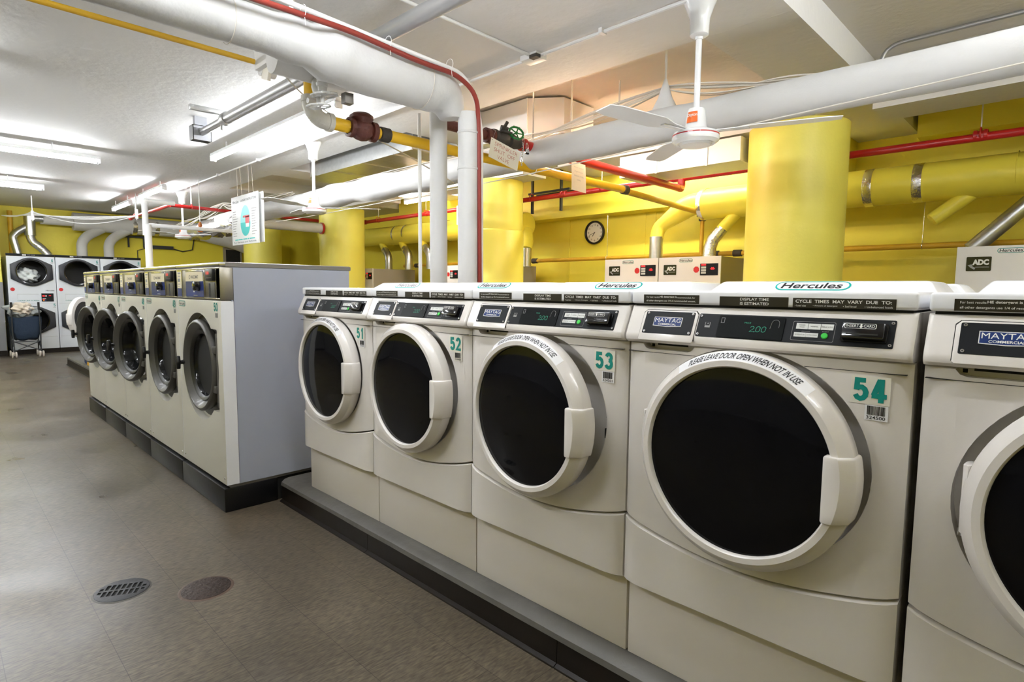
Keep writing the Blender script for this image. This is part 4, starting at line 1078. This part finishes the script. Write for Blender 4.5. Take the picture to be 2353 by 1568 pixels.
# white pipe frame in the distance
t = thing('white_pipe_frame', 'white upright pipe with two horizontal arms behind the washers 46 to 48', 'pipe', (-8.717, 2.08, .0))
MB().m('white_paint').cyl((0, 0, .132), (0, 0, 2.04), .043, 16).cyl((-.02, -.02, 1.9), (-.02, -.02, 2.32), .036, 16).build('upright', t)
MB().m('white_paint').tube(bend([(-.02, -.02, 2.30), (-.02, -.02, 2.345), (-.02, .33, 2.345)], .04), .030, 12).lathe([(.04, -.02), (.044, 0), (.04, .02)], 16, Matrix.Translation((-.02, -.02, 2.31)), cap=False).build('upper_arm', t)
MB().m('white_paint').cyl((0, 0, 2.03), (0, 1.2, 2.03), .026, 12).build('lower_arm', t)
t = thing('copper_fitting', 'small copper fitting hung on a thin rod from the ceiling beyond the white pipe frame', 'pipe fitting', (-8.75, 2.72, 2.03))
MB().m('copper').lathe([(.030, -.04), (.034, -.03), (.030, 0), (.020, .02), (.026, .06), (.012, .10)], 14).build('fitting', t)
MB().m('white_paint').cyl((0, 0, .09), (0, 0, ZC - 2.03), .006).build('rod', t)

# hanging instruction sign
def hsign(o, rz, label, printed=True):
    t = thing('hanging_sign', label, 'sign', o, rz, None)
    w_, h_ = .835, .60
    MB().m('sign_white').box(0, w_, 0, .012, 0, h_, .002).build('front_board', t)
    MB().m('sign_white').box(.012, w_ + .012, .055, .067, .012, h_ + .002, .002).build('back_board', t)
    for x in (.16, .42, w_ - .30 + .02):
        pass
    s = MB().m('cable_white')
    for x in (.20, .56): s.cyl((x, .006, h_), (x, .006, ZC - o[2]), .0025, 6).cyl((x, .061, h_), (x + .006, .04, ZC - o[2]), .0025, 6)
    s.build('hanging_wire', t)
    f0 = FR(-.0003)
    b = MB().m('print_black').text('Hercules', f0, .045, h_ - .085, .20, .038, .0006, .01, .1).text('LAUNDRY INSTRUCTIONS', f0, .30, h_ - .078, .49, .026, .0006, .005)
    b.m('print_grey')
    random.seed(8)
    for k in range(11):
        b.plate(f0, .045, .41 - k * .030, random.uniform(.09, .17), .008, .0005)
        b.plate(f0, .64, .41 - k * .030, random.uniform(.08, .15), .008, .0005)
    b.m('sign_teal')
    for k_, (a_, w__) in enumerate(((.10, .10), (.21, .13), (.36, .12), (.50, .04), (.56, .16))): b.plate(f0, a_, .057, w__, .013, .0006)
    b.m('print_black').text('For Service and Refunds', f0, .06, .022, .70, .018, .0006)
    b.build('lettering', t)
    E = lambda a0, a1, m_: MB().m(m_).raw([f0 @ Vector((.445 + .155 * math.cos(R(a)), .265 + .165 * math.sin(R(a)) * (1.0 if math.sin(R(a)) < 0 else 1.25), .0005)) for a in range(a0, a1 + 1, 6)], [tuple(range(len(range(a0, a1 + 1, 6))))], flat=True)
    b = E(180, 360, 'sign_teal'); b.m('sign_cyan').raw([f0 @ Vector((.445 + .155 * math.cos(R(a)), .265 + .206 * math.sin(R(a)), .0005)) for a in range(0, 181, 6)], [tuple(range(31))], flat=True)
    b.m('sign_red').plate(f0, .37, .325, .20, .022, .0009).plate(f0, .445, .25, .125, .085, .0009).m('sign_white').plate(f0, .455, .205, .105, .045, .0009)
    b.build('bottle_picture', t)
hsign((-7.80, 2.80, 1.765), 0, 'white hanging laundry instructions sign with a teal bottle picture')

# ------------------------------------------------------------------ yellow duct along the back wall
t = thing('yellow_duct', 'large round yellow exhaust duct along the back wall, from the middle to the right edge', 'duct', (-3.05, 6.10, 2.19))
b = MB().m('yellow_duct').cyl((0, 0, 0), (XR + 3.05, 0, -.02), .165, 32); b.torus(.166, .004, Matrix.Translation((2.62, 0, 0)) @ Matrix.Rotation(PI / 2, 4, 'Y'), 32, 6).build('duct_body', t, sharp=50)
for x in (1.61, 1.98):
    MB().m('foil').lathe([(.1665, -.035), (.168, -.03), (.168, .03), (.1665, .035)], 32, Matrix.Translation((x, 0, -.005)) @ Matrix.Rotation(PI / 2, 4, 'Y'), cap=False).build('foil_tape', t)
MB().m('foil').lathe([(.1665, -.02), (.170, -.015), (.170, .02), (.1665, .03)], 32, Matrix.Translation((.0, 0, 0)) @ Matrix.Rotation(PI / 2, 4, 'Y'), cap=False).build('foil_tape', t)
MB().m('yellow_duct').tube(bend([(.05, 0, .02), (-.16, -.0, .02), (-.52, -.06, -.22), (-.52, -.10, -.36)], .12, 5), [.155] + [.12] * 6 + [.078] * 6 + [.075], 22).build('branch', t)
MB().m('galvanized').cyl((-.52, -.10, -.33), (-.52, -.10, -.59), .076, 22).build('metal_branch', t)
MB().m('yellow_duct').cyl((.42, 0, -.08), (.24, -.08, -.30), .058, 18).build('branch', t)
MB().m('foil').tube([(.26, -.07, -.28), (.17, -.10, -.40), (.14, -.10, -.48), (.13, -.10, -.60)], [.062, .065, .068, .070], 18, wob=.03).build('metal_branch', t)
MB().m('yellow_duct').cyl((2.35, 0, -.12), (2.10, -.10, -.34), .058, 18).build('branch', t)
MB().m('galvanized').cyl((2.80, -.02, -.14), (2.38, -.12, -.60), .062, 18).build('metal_branch', t)
t = thing('yellow_duct', 'round yellow exhaust duct left of the middle column, with three elbows to the dryers below', 'duct', (-5.72, 6.10, 2.17))
b = MB().m('yellow_duct').tube([(0, 0, 0), (-4.6, 0, .05)], .165, 32).tube(bend([(-4.5, 0, .05), (-4.9, 0, .10), (-5.9, .0, .22)], .2), .20, 26)
b.build('duct_body', t, sharp=50)
MB().m('yellow_duct').lathe([(0, .02), (.10, .018), (.165, .0), (.172, -.02), (.172, -.04), (.165, -.05)], 32, Matrix.Rotation(PI / 2, 4, 'Y'), cap=False).build('end_cap', t)
MB().m('gap').torus(.167, .004, Matrix.Translation((-1.75, 0, .02)) @ Matrix.Rotation(PI / 2, 4, 'Y'), 28, 6).build('seam_ring', t)
for x in (-3.20, -2.88): MB().m('foil').lathe([(.1665, -.02), (.1685, 0), (.1665, .02)], 32, Matrix.Translation((x, 0, .04)) @ Matrix.Rotation(PI / 2, 4, 'Y'), cap=False).build('foil_tape', t)
for x in (-3.35, -2.72, -2.12):
    MB().m('yellow_duct').cyl((x - .42, 0, -.06), (x - .12, -.1, -.27), .062, 16).build('branch', t)
    MB().m('galvanized').tube(bend([(x - .18, -.08, -.23), (x, -.12, -.34), (x, -.12, -.60)], .10, 5), .066, 16).build('metal_branch', t)
# metal branch behind the middle column
t = thing('exhaust_branch', 'short metal exhaust branch rising from the dryer right of the middle column', 'duct', (-5.62, 5.98, 1.56))
MB().m('galvanized').cyl((0, 0, 0), (0, 0, .26), .07, 18).m('yellow_duct').tube([(0, 0, .25), (-.02, .05, .36), (-.1, .11, .52)], .078, 18).build('branch_body', t)

# gas manifold
t = thing('gas_manifold', 'yellow gas pipe with dark fittings running low along the back wall behind the dryers', 'pipe', (-9.0, 6.27, 1.655))
gx = lambda x: x + 9.0
MB().m('gas_old').cyl((0, 0, 0), (gx(XR), 0, 0), .026, 14).build('pipe_body', t)
for x in (-8.6, -7.9, -7.2, -6.95, -5.72, -2.98, -2.72, -2.45, -1.9, -.25, -.05):
    MB().m('cast_dark').lathe([(.026, -.05), (.038, -.045), (.036, .045), (.026, .05)], 14, Matrix.Translation((gx(x), 0, 0)) @ Matrix.Rotation(PI / 2, 4, 'Y'), cap=False).build('fitting', t)
for x in (-2.98, -2.1): MB().m('gas_old').cyl((gx(x), 0, .02), (gx(x), -.0, -.10), .016, 10).m('cast_dark').cyl((gx(x), 0, .03), (gx(x), 0, -.02), .028, 10).build('drop', t)
for x in (-4.45, -1.05): MB().m('chrome').cyl((gx(x), 0, .0), (gx(x), 0, .10), .006).cyl((gx(x), 0, .10), (gx(x), .0, .55), .003).torus(.03, .004, Matrix.Translation((gx(x), 0, 0)) @ Matrix.Rotation(PI / 2, 4, 'Y'), 14, 6).build('hanger', t)

# rectangular ducts in the bays
t = thing('metal_duct', 'flat galvanized duct with a rounded end, up in the ceiling bay behind the middle fan', 'duct', (-7.1, 3.42, 2.60))
p = [(.26 + .26 * math.cos(R(a)), .28 + .28 * math.sin(R(a))) for a in range(90, 271, 12)] + [(2.35, 0), (2.35, .56)]
MB().m('galvanized').prism(p, .0, .28).build('duct_body', t, sharp=30)
MB().m('galvanized').prism([(.4, -.012), (2.35, -.012), (2.35, .0), (.4, .0)], -.01, .05).build('flange', t)
for x in (.75, 1.4, 2.0): MB().m('galvanized').box(x, x + .03, -.015, .575, -.012, .0).build('seam_bar', t)
t = thing('white_duct', 'white rectangular duct end above the green valve, lit by the warm lamp', 'duct', (-4.17, 3.78, 2.60))
MB().m('white_paint').prism([(0, 0), (.60, .0), (.86, .20), (.86, .62), (0, .62)], 0, .30).build('duct_body', t, sharp=30)
MB().m('white_paint').box(.60, .615, -.008, .0, 0, .30).build('seam_bar', t)
t = thing('white_duct', 'long white rectangular duct behind the nearest column, above the red sprinkler pipe', 'duct', (-3.35, 4.90, 2.345))
MB().m('white_paint').box(0, 1.21, 0, .42, 0, .20).build('duct_body', t, sharp=30)
for x in (.40, .90): MB().m('white_paint').box(x, x + .02, -.008, 0, -.006, .205).build('seam_bar', t)
t = thing('hanging_bracket', 'dark metal hanger frame under the ceiling, right of the middle column', 'bracket', (-5.15, 5.78, 2.30))
MB().m('dark_metal').box(-.25, .45, -.01, .02, .20, .225).box(-.25, .45, .15, .17, .20, .225).build('frame_bars', t)
for x in (-.2, .3): MB().m('dark_metal').box(x, x + .025, -.012, .022, -.05, .62).build('hanger_rod', t)
# electrical box behind conduits
t = thing('switch_box', 'white switch box mounted behind the vertical white pipes', 'electrical box', (-6.22, 5.2, 2.12))
MB().m('white_paint').box(0, .15, 0, .06, 0, .26, .006).m('gap').box(.06, .09, -.002, .0, .08, .11).build('box_body', t)
MB().m('cable_white').cyl((.07, .03, .26), (.07, .03, ZB - 2.12), .010).build('conduit', t)

# clock
t = thing('wall_clock', 'round wall clock with black rim on the yellow back wall', 'clock', (-4.885, YB, 2.035))
fk = frame((0, 0, 0), (1, 0, 0), (0, 0, 1))
MB().m('black_plastic').lathe([(.155, 0), (.163, .02), (.160, .045), (.148, .050), (.138, .040), (.136, .02)], 40, fk, cap=False).build('rim', t)
MB().m('print_white').lathe([(0, .021), (.137, .021)], 40, fk, cap=False).build('clock_face', t)
b = MB().m('print_black')
for k in range(1, 13):
    a = R(90 - 30 * k); b.text(str(k), fk, .108 * math.cos(a) - (.011 if k < 10 else .015), .108 * math.sin(a) - .011, .013 if k in (1,) else (.022 if k < 10 else .030), .022, .0225)
b.build('numerals', t)
for a, L_, w_ in ((232, .065, .009), (200, .100, .006)):
    MB().m('print_black').box(-.01, L_, -w_ / 2, w_ / 2, .0235, .0245, mx=fk @ Matrix.Rotation(R(a), 4, 'Z')).build('hand', t)

# ------------------------------------------------------------------ dryers on the back wall
WD = .69
def back_dryer(x, num, label):
    t = thing('tumble_dryer', label, 'dryer', (x, 5.5, 0), 0, 'white tumble dryers along the back wall')
    H = 1.585
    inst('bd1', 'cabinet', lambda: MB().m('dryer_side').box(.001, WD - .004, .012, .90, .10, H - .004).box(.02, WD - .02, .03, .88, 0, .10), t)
    inst('bd2', 'front_panel', lambda: MB().m('dryer_white').box(.001, WD - .004, 0, .012, .10, H, .002).m('gap').box(.012, WD - .014, -.0006, 0, 1.2, 1.202), t)
    def door():
        m_ = MB().m('dryer_door').lathe([(.27, 0), (.265, .025), (.24, .032), (.215, .030), (.20, .018)], 48, frame((.345, 0, .80), (1, 0, 0), (0, 0, 1)), cap=False); return m_
    d = inst('bd3', 'door', door, t)
    inst('bd4', 'door_glass', lambda: MB().m('dryer_glass').lathe([(.205, .018), (.1, .024), (0, .026)], 40, frame((.345, 0, .80), (1, 0, 0), (0, 0, 1)), cap=False), d)
    f0 = FR(-.0003)
    inst('bd5', 'logo_decal', lambda: MB().m('teal').plate(f0, .236, H - .054, .152, .036, .0006, .0175).m('dryer_white').plate(f0, .240, H - .050, .144, .028, .0009, .0135).m('print_black').text('Hercules', f0, .248, H - .047, .128, .023, .0013, .015, .1), t)
    def adc():
        m_ = MB().m('black_gloss').plate(f0, .062, H - .182, .146, .105, .003, .006)
        m_.m('print_white').text('ADC', f0, .098, H - .138, .096, .042, .0036, .06, .0).m('print_grey').raw([(.070, H - .138, .0035), (.095, H - .132, .0035), (.100, H - .148, .0035), (.118, H - .158, .0035), (.112, H - .172, .0035), (.090, H - .158, .0035)], [tuple(range(6))], f0).plate(f0, .118, H - .155, .078, .004, .0036); return m_
    inst('bd6', 'brand_plate', adc, t)
    inst('bd7', 'stop_sticker', lambda: MB().m('stop_red').prism([(.43 + .033 * math.cos(R(22.5 + 45 * k)), H - .131 + .033 * math.sin(R(22.5 + 45 * k))) for k in range(8)], 0, .0008, f0), t)
    def ctl():
        m_ = MB().m('black_panel').plate(f0, .472, H - .190, .188, .118, .004, .004)
        m_.m('led_red').plate(f0, .484, H - .092, .050, .016, .0046).text('-88-', f0, .578, H - .135, .052, .026, .0046, .01)
        return m_
    c_ = inst('bd8', 'control_panel', ctl, t)
    for k in range(3): inst('bd9%d' % k, 'button', lambda: MB().m('key_white').plate(f0, .484, H - .122 - .026 * k, .052, .020, .0055, .003), c_)
    if num: MB().m('teal').digits(num, f0, .600, 1.245, .055, .055, .0006).build('number_decal', t)
back_dryer(-3.93, '17', 'white tumble dryer with black brand plate, left one of the pair under the clock')
back_dryer(-3.235, '18', 'white tumble dryer numbered 18, right one of the pair under the clock')
back_dryer(-.70, '', 'white tumble dryer cut off by the right picture edge, under the slanted metal duct')
back_dryer(-7.195, '', 'white tumble dryer seen between the two vertical white pipes')
back_dryer(-6.50, '', 'tumble dryer whose brown side shows right of the middle column')
back_dryer(-9.53, '', 'tumble dryer with its brown side showing, under three metal duct elbows')
back_dryer(-10.225, '', 'tumble dryer mostly hidden behind the column right of the hanging sign')

# ------------------------------------------------------------------ stacked dryers at the far left
def hexdoor(cz):
    m_ = MB().m('dryer_door')
    poly = [(.045, cz - .13), (.045, cz + .13)] + [(.335 + .27 * math.cos(R(a)), cz - .02 + .275 * math.sin(R(a))) for a in range(122, 57, -8)] + [(.635, cz + .13), (.640, cz - .13)] + [(.335 + .27 * math.cos(R(a)), cz + .02 + .275 * math.sin(R(a))) for a in range(-58, -123, -8)]
    b = MB().m('dryer_door').prism(poly[::-1], 0, .035, FR(-.0), bev=.006)
    k = MB().m('dryer_door').prism([(.335 + .218 * math.cos(2 * PI * i / 48), cz + .225 * math.sin(2 * PI * i / 48)) for i in range(48)], -.1, .1, FR(0))
    bmesh.ops.recalc_face_normals(b.b, faces=b.b.faces); return cut(b, [k])
def stack(y, n1, n2, label, logo=True, skip=False):
    t = thing('stacked_dryer', label, 'dryer', (-13.5, y, 0), PI / 2, 'stacked dryers on the far left wall')
    f0 = FR(-.0003)
    def cab():
        b = MB().m('dryer_bluewhite').box(.002, .676, 0, .03, .085, 1.755, .003)
        k1 = MB().m('dryer_bluewhite')
        k1.prism([(.335 + .212 * math.cos(2 * PI * i / 48), 1.48 + .219 * math.sin(2 * PI * i / 48)) for i in range(48)], -.1, .1, FR(0))
        k2 = MB().m('dryer_bluewhite').prism([(.335 + .212 * math.cos(2 * PI * i / 48), .61 + .219 * math.sin(2 * PI * i / 48)) for i in range(48)], -.1, .1, FR(0))
        q = cut(b, [k1, k2])
        q.m('dryer_bluewhite').box(.002, .008, .03, .85, .085, 1.755).box(.670, .676, .03, .85, .085, 1.755).box(.002, .676, .03, .85, 1.75, 1.755).m('dark_metal').box(.008, .67, .60, .61, .1, 1.75).m('black_plastic')
        for cz in (1.48, .61): q.lathe([(.215, -.03), (.26, -.08), (.26, -.55), (0, -.55)], 36, frame((.335, 0, cz), (1, 0, 0), (0, 0, 1)), cap=False)
        q.m('print_grey').box(.12, .42, -.0006, 0, 1.075, 1.079).box(.12, .121, -.0006, 0, .99, 1.08).box(.02, .66, -.0006, 0, .908, .910).box(.02, .66, -.0006, 0, .30, .302)
        return q
    inst('st1', 'cabinet', cab, t)
    inst('st2', 'plinth', lambda: MB().m('cove_base').box(.0, .679, .01, .8, 0, .083), t)
    inst('st3', 'top_strip', lambda: MB().m('black_panel').box(.0, .679, -.004, .02, 1.757, 1.80).m('print_white').plate(FR(-.0044), .22, 1.766, .055, .024).m('print_grey').plate(FR(-.0044), .285, 1.775, .05, .008).plate(FR(-.0044), .342, 1.775, .06, .008), t)
    for k, cz in enumerate((1.48, .61)):
        d = inst('st4%d' % k, 'door', lambda: hexdoor(cz), t)
        inst('st5%d' % k, 'door_ring', lambda: MB().m('black_gloss').lathe([(.222, .034), (.216, .042), (.205, .040), (.200, .030)], 48, frame((.335, 0, cz), (1, 0, 0), (0, 0, 1)) @ Matrix.Scale(1.02, 4, (0, 1, 0)), cap=False), d)
    inst('st6', 'stop_sticker', lambda: MB().m('stop_red').lathe([(0, .0008), (.032, .0008), (.032, 0)], 20, f0 @ Matrix.Translation((.062, 1.165, 0)), cap=False), t)
    def ctl():
        m_ = MB().m('black_panel').plate(f0, .455, .945, .175, .150, .004)
        m_.m('led_red').plate(f0, .468, 1.035, .035, .025, .0046).text('-88-', f0, .555, 1.045, .045, .016, .0046).plate(f0, .468, .972, .03, .012, .0046).m('key_white').plate(f0, .51, 1.035, .02, .025, .0046).plate(f0, .468, .990, .05, .012, .0046).m('safety_yellow').plate(f0, .475, .958, .02, .010, .0046).m('blue_plastic').plate(f0, .500, .958, .02, .010, .0046); return m_
    inst('st7', 'control_panel', ctl, t)
    inst('st8', 'lint_notice', lambda: MB().m('teal').text('CLEAN LINT SCREEN', f0, .12, .955, .30, .018, .0006, .01).m('print_black').text('Hercules', f0, .52, 1.135, .125, .022, .0006, .02, .1), t)
    MB().m('teal').digits(n1, f0, .622, 1.665, .030, .055, .0006, .008).digits(n2, f0, .622, .855, .030, .050, .0006, .008).m('print_grey').plate(f0, .615, 1.645, .04, .010).plate(f0, .615, .835, .04, .010).build('number_decal', t)
    return t
stack(1.025, '4', '5', 'stacked dryer numbered 4 and 5 with white laundry behind its upper window')
stack(1.708, '6', '7', 'stacked dryer numbered 6 and 7, middle one against the far left wall')
stack(2.391, '8', '9', 'stacked dryer right of the other two, partly behind the steel topped washers')
def pile(name, c, s, m_, seed, label, cat, folds=.22, origin=None):
    random.seed(seed); b = bmesh.new(); bmesh.ops.create_icosphere(b, subdivisions=5, radius=1)
    ph = [(Vector((random.uniform(-1, 1), random.uniform(-1, 1), random.uniform(-1, 1))).normalized(), random.uniform(3, 16), random.uniform(0, 6)) for _ in range(14)]
    for v in b.verts:
        k = 1 + sum(folds / 3 * math.sin(f_ * v.co.dot(d_) + p_) * .5 for d_, f_, p_ in ph)
        v.co = Vector((v.co.x * s[0] * k, v.co.y * s[1] * k, v.co.z * s[2] * k))
    mb = MB().m(m_); mb._add(b); o = mb.build(name, sharp=80); o.location = c; return tag(o, label, cat)
pile('laundry', (-13.78, 1.30, 1.41), (.20, .185, .13), 'cloth_white', 3, 'white laundry heaped inside the upper window of the stacked dryer 4', 'laundry', .3)

# exhaust duct on the far left wall
t = thing('white_duct', 'long white round duct on the far left wall above the stacked dryers', 'duct', (-14.15, 1.60, 2.48))
MB().m('pipe_grey').cyl((0, 0, 0), (0, .50, 0), .085, 22).cyl((0, .50, .01), (0, 2.6, .0), .175, 30).tube(bend([(0, 2.5, 0), (.05, 3.3, -.1), (.2, 4.3, -.45)], .4, 8), [.175, .18] + [.2] * 7 + [.24], 26).build('duct_body', t, sharp=50)
for y in (1.52, 1.92): MB().m('foil').lathe([(.176, -.04), (.178, 0), (.176, .04)], 28, Matrix.Translation((0, y, 0)) @ Matrix.Rotation(PI / 2, 4, 'X'), cap=False).build('foil_tape', t)
for y in (.60, 1.04):
    MB().m('pipe_grey').tube(bend([(.03, y + .36, -.10), (.10, y + .1, -.26), (.14, y, -.40), (.14, y, -.70)], .12, 5), .088, 18).build('branch', t)
t = thing('metal_duct', 'shiny metal exhaust pipes with flexible elbows above stacked dryer 4', 'duct', (-14.1, 1.44, 2.25))
MB().m('galvanized').cyl((0, 0, .28), (0, 0, -.08), .088, 20).cyl((0, -.02, .24), (0, .20, .24), .07, 16).build('main_branch', t)
MB().m('foil').tube(bend([(0, 0, -.08), (.02, .02, -.20), (.06, .16, -.32), (.10, .24, -.45)], .1, 5), .072, 16, wob=.02).build('flexible_branch', t)
MB().m('galvanized').tube(bend([(0, -.04, .08), (0, -.20, -.04), (.02, -.26, -.12), (.06, -.20, -.45)], .08, 5), .062, 16).build('side_branch', t)
pipe('gas_pipe', 'upright yellow pipe in the far left corner beside the shiny metal duct', [(-14.3, 1.18, 1.2), (-14.3, 1.18, 2.62)], .04, 'gas_old', 14)
t = thing('wall_shelf', 'thin black wall bar with cables on the far left wall', 'shelf', (-14.45, 3.35, 2.05))
MB().m('dark_metal').box(0, .10, 0, .55, 0, .07).build('shelf_bar', t)
MB().m('dark_metal').tube([(.03, .55, .02), (.03, .75, -.03), (.03, .95, .02), (.03, 1.0, .3)], .012, 6).tube([(.03, .02, 0), (.03, -.12, -.05), (.03, -.13, -.5)], .008, 6).build('cable', t)
t = thing('wall_bracket', 'dark hanging bracket on the far left wall under the white duct', 'bracket', (-14.4, 3.0, 2.28))
MB().m('dark_metal').box(0, .05, 0, .45, -.02, .02).box(0, .03, .05, .08, -.22, 0).box(0, .03, .33, .36, -.22, 0).build('bracket_body', t)
t = thing('wall_cabinet', 'dark grey open cabinet on the far left wall just left of the hanging sign foot', 'cabinet', (-14.45, 5.0, 1.55))
MB().m('dryer_side').box(0, .08, -.04, .36, 0, .62).m('gap').box(.07, .085, .0, .32, .03, .56).build('cabinet_body', t)

# ------------------------------------------------------------------ washer with open door, sign and panel far down the row
w_ = washer(-9.45, 1.60, ZT, '44', '324470', 'distant white washer with its round door open, beyond washer 46', 1, arcs=False, plain=True, group='distant washers on the short curb')
w2 = washer(-8.67, 1.60, ZT, '', '', 'distant white washer with closed door, hidden behind washer 46', 0, plain=True, group='distant washers on the short curb')
for ch in w_.children:
    if ch.name.startswith('door'):
        ch.matrix_local = Matrix.Translation((DX - .262, -.02, 0)) @ Matrix.Rotation(R(-37), 4, 'Z') @ Matrix.Translation((-(DX - .262), .0, 0))
t = thing('floor_sign', 'yellow folded floor sign standing against the distant white washers', 'floor sign', (-9.86, 1.545, .1325))
MB().m('safety_yellow').prism([(0, 0), (.16, 0), (.13, .37), (.03, .37)], 0, .012, frame((0, 0, 0), (1, 0, 0), (0, 0, 1))).build('front_leaf', t)
MB().m('safety_yellow').prism([(0, 0), (.16, 0), (.13, .37), (.03, .37)], -.030, -.018, frame((0, 0, 0), (1, 0, 0), (0, 0, 1))).build('rear_leaf', t)
t = thing('bin', 'dark blue upright bin standing left of the yellow folded sign', 'bin', (-10.16, 1.55, .1325))
MB().m('blue_plastic').box(0, .26, -.0, .05, 0, .38, .01).build('bin_body', t)
MB().m('blue_plastic').box(-.005, .265, -.005, .055, .37, .40, .008).build('bin_rim', t)

for x, hh, lb in ((-8.62, .075, 'small white plastic jar on the distant washer, left one of two'), (-8.45, .07, 'small white plastic jar on the distant washer, right one of two')):
    b = MB().m('plastic_white').lathe([(0, 0), (.042, 0), (.044, .01), (.044, hh * .75), (.030, hh), (.030, hh + .025), (0, hh + .025)], 20)
    o = b.build('plastic_jar'); o.location = (x, 1.95, ZT + 1.1075); tag(o, lb, 'jar', 'white jars on the distant washer')

# ------------------------------------------------------------------ laundry cart
t = thing('laundry_cart', 'folding cart with navy fabric bag and white twin wheels before stacked dryer 5', 'cart', (-12.98, 1.18, 0))
b = MB().m('fabric_navy'); n_ = 20; vs = []; fs = []
random.seed(6)
lv = [(.30, .115, .13), (.34, .15, .17), (.45, .17, .20), (.62, .185, .215), (.70, .19, .22)]
for z, a, c_ in lv:
    for i in range(n_):
        u = 2 * PI * i / n_; k = 1 + .05 * math.sin(5 * u + z * 12) + .03 * math.sin(9 * u)
        sq = max(abs(math.cos(u)), abs(math.sin(u))) ** -.6
        vs.append((a * math.cos(u) * k * sq, c_ * math.sin(u) * k * sq, z + .012 * math.sin(4 * u)))
for j in range(len(lv) - 1):
    for i in range(n_): fs.append((j * n_ + i, j * n_ + (i + 1) % n_, (j + 1) * n_ + (i + 1) % n_, (j + 1) * n_ + i))
fs.append(tuple(range(n_))[::-1]); b.raw(vs, fs).build('bag', t, sharp=80)
b = MB().m('dark_metal')
for s in (-1, 1):
    b.tube([(.16, s * .175, .10), (.15, s * .185, .50), (.14, s * .18, .94)], .010, 8).tube([(-.16, s * .175, .10), (-.17, s * .185, .70)], .010, 8).tube([(.17, s * .175, .16), (-.17, s * .175, .30)], .008, 8).tube([(-.17, s * .175, .16), (.17, s * .175, .30)], .008, 8)
b.tube([(.16, -.18, .28), (.16, .18, .28)], .008, 8).tube([(.16, -.17, .12), (.16, .17, .28)], .008, 8).tube([(.16, .17, .12), (.16, -.17, .28)], .008, 8)
b.build('frame', t)
for s in (-1, 1):
    MB().m('black_plastic').cyl((.14, s * .18, .82), (.14, s * .18, .95), .017, 10).build('grip', t)
    for xx in (-.16, .16):
        for d_ in (-.024, .024):
            MB().m('wheel').lathe([(0, -.012), (.048, -.012), (.055, -.006), (.055, .006), (.048, .012), (0, .012)], 18, Matrix.Translation((xx, s * .18 + d_, .056)) @ Matrix.Rotation(PI / 2, 4, 'X')).build('wheel', t)
pile('laundry', (-12.99, 1.16, .80), (.17, .20, .125), 'cloth_grey', 12, 'grey crumpled laundry heaped in the navy cart', 'laundry', .35)
pile('cloth', (-12.88, 1.14, .84), (.12, .13, .10), 'cloth_cream', 17, 'cream cloth lying on top of the grey laundry in the cart', 'cloth', .35)

# ------------------------------------------------------------------ floor drains
t = thing('floor_drain', 'round grey slotted floor drain grate, left one of the two', 'drain', (-2.705, .494, 0), R(63))
p = MB().m('drain_iron').lathe([(.0, .0), (.0955, .0), (.0955, .0035), (.092, .005), (0, .005)], 48)
bmesh.ops.remove_doubles(p.b, verts=p.b.verts, dist=1e-4); bmesh.ops.recalc_face_normals(p.b, faces=p.b.faces)
ks = []
k = MB().m('gap')
for i in range(-4, 5):
    x = i * .019; L_ = min(.046, math.sqrt(max(0, .086 ** 2 - x * x)))
    if abs(i) == 4: L_ = .026
    for s in (-1, 1):
        a, b_ = sorted((s * .006, s * (L_ if abs(i) < 4 else .022)))
        k.box(x - .0062, x + .0062, a, b_, -.01, .02)
q = cut(p, [k]); q.build('grate', t, sharp=30)
MB().m('curb_concrete').lathe([(.0965, .0), (.0965, .003), (.101, .0015), (.103, .0)], 48, cap=False).build('drain_rim', t)
MB().m('gap').lathe([(0, .0006), (.094, .0006)], 40, cap=False).build('drain_pan', t)
t = thing('floor_cleanout', 'round rusty brown cleanout cover in the floor, right one of the two', 'drain cover', (-2.484, .742, 0), 0)
b = MB().m('drain_rust').lathe([(.092, .0), (.092, .003), (.088, .0045), (0, .0045)], 48)
b.m('gap')
for rr, nn in ((.075, 14), (.05, 9), (.025, 5)):
    for i in range(nn): a = 2 * PI * i / nn + rr * 9; b.lathe([(0, .0049), (.0026, .0049)], 8, Matrix.Translation((rr * math.cos(a), rr * math.sin(a), 0)), cap=False)
b.build('cover', t)
MB().m('rim_rust').lathe([(.0925, .0), (.0925, .0022), (.100, .0012), (.103, .0)], 48, cap=False).build('cover_rim', t)
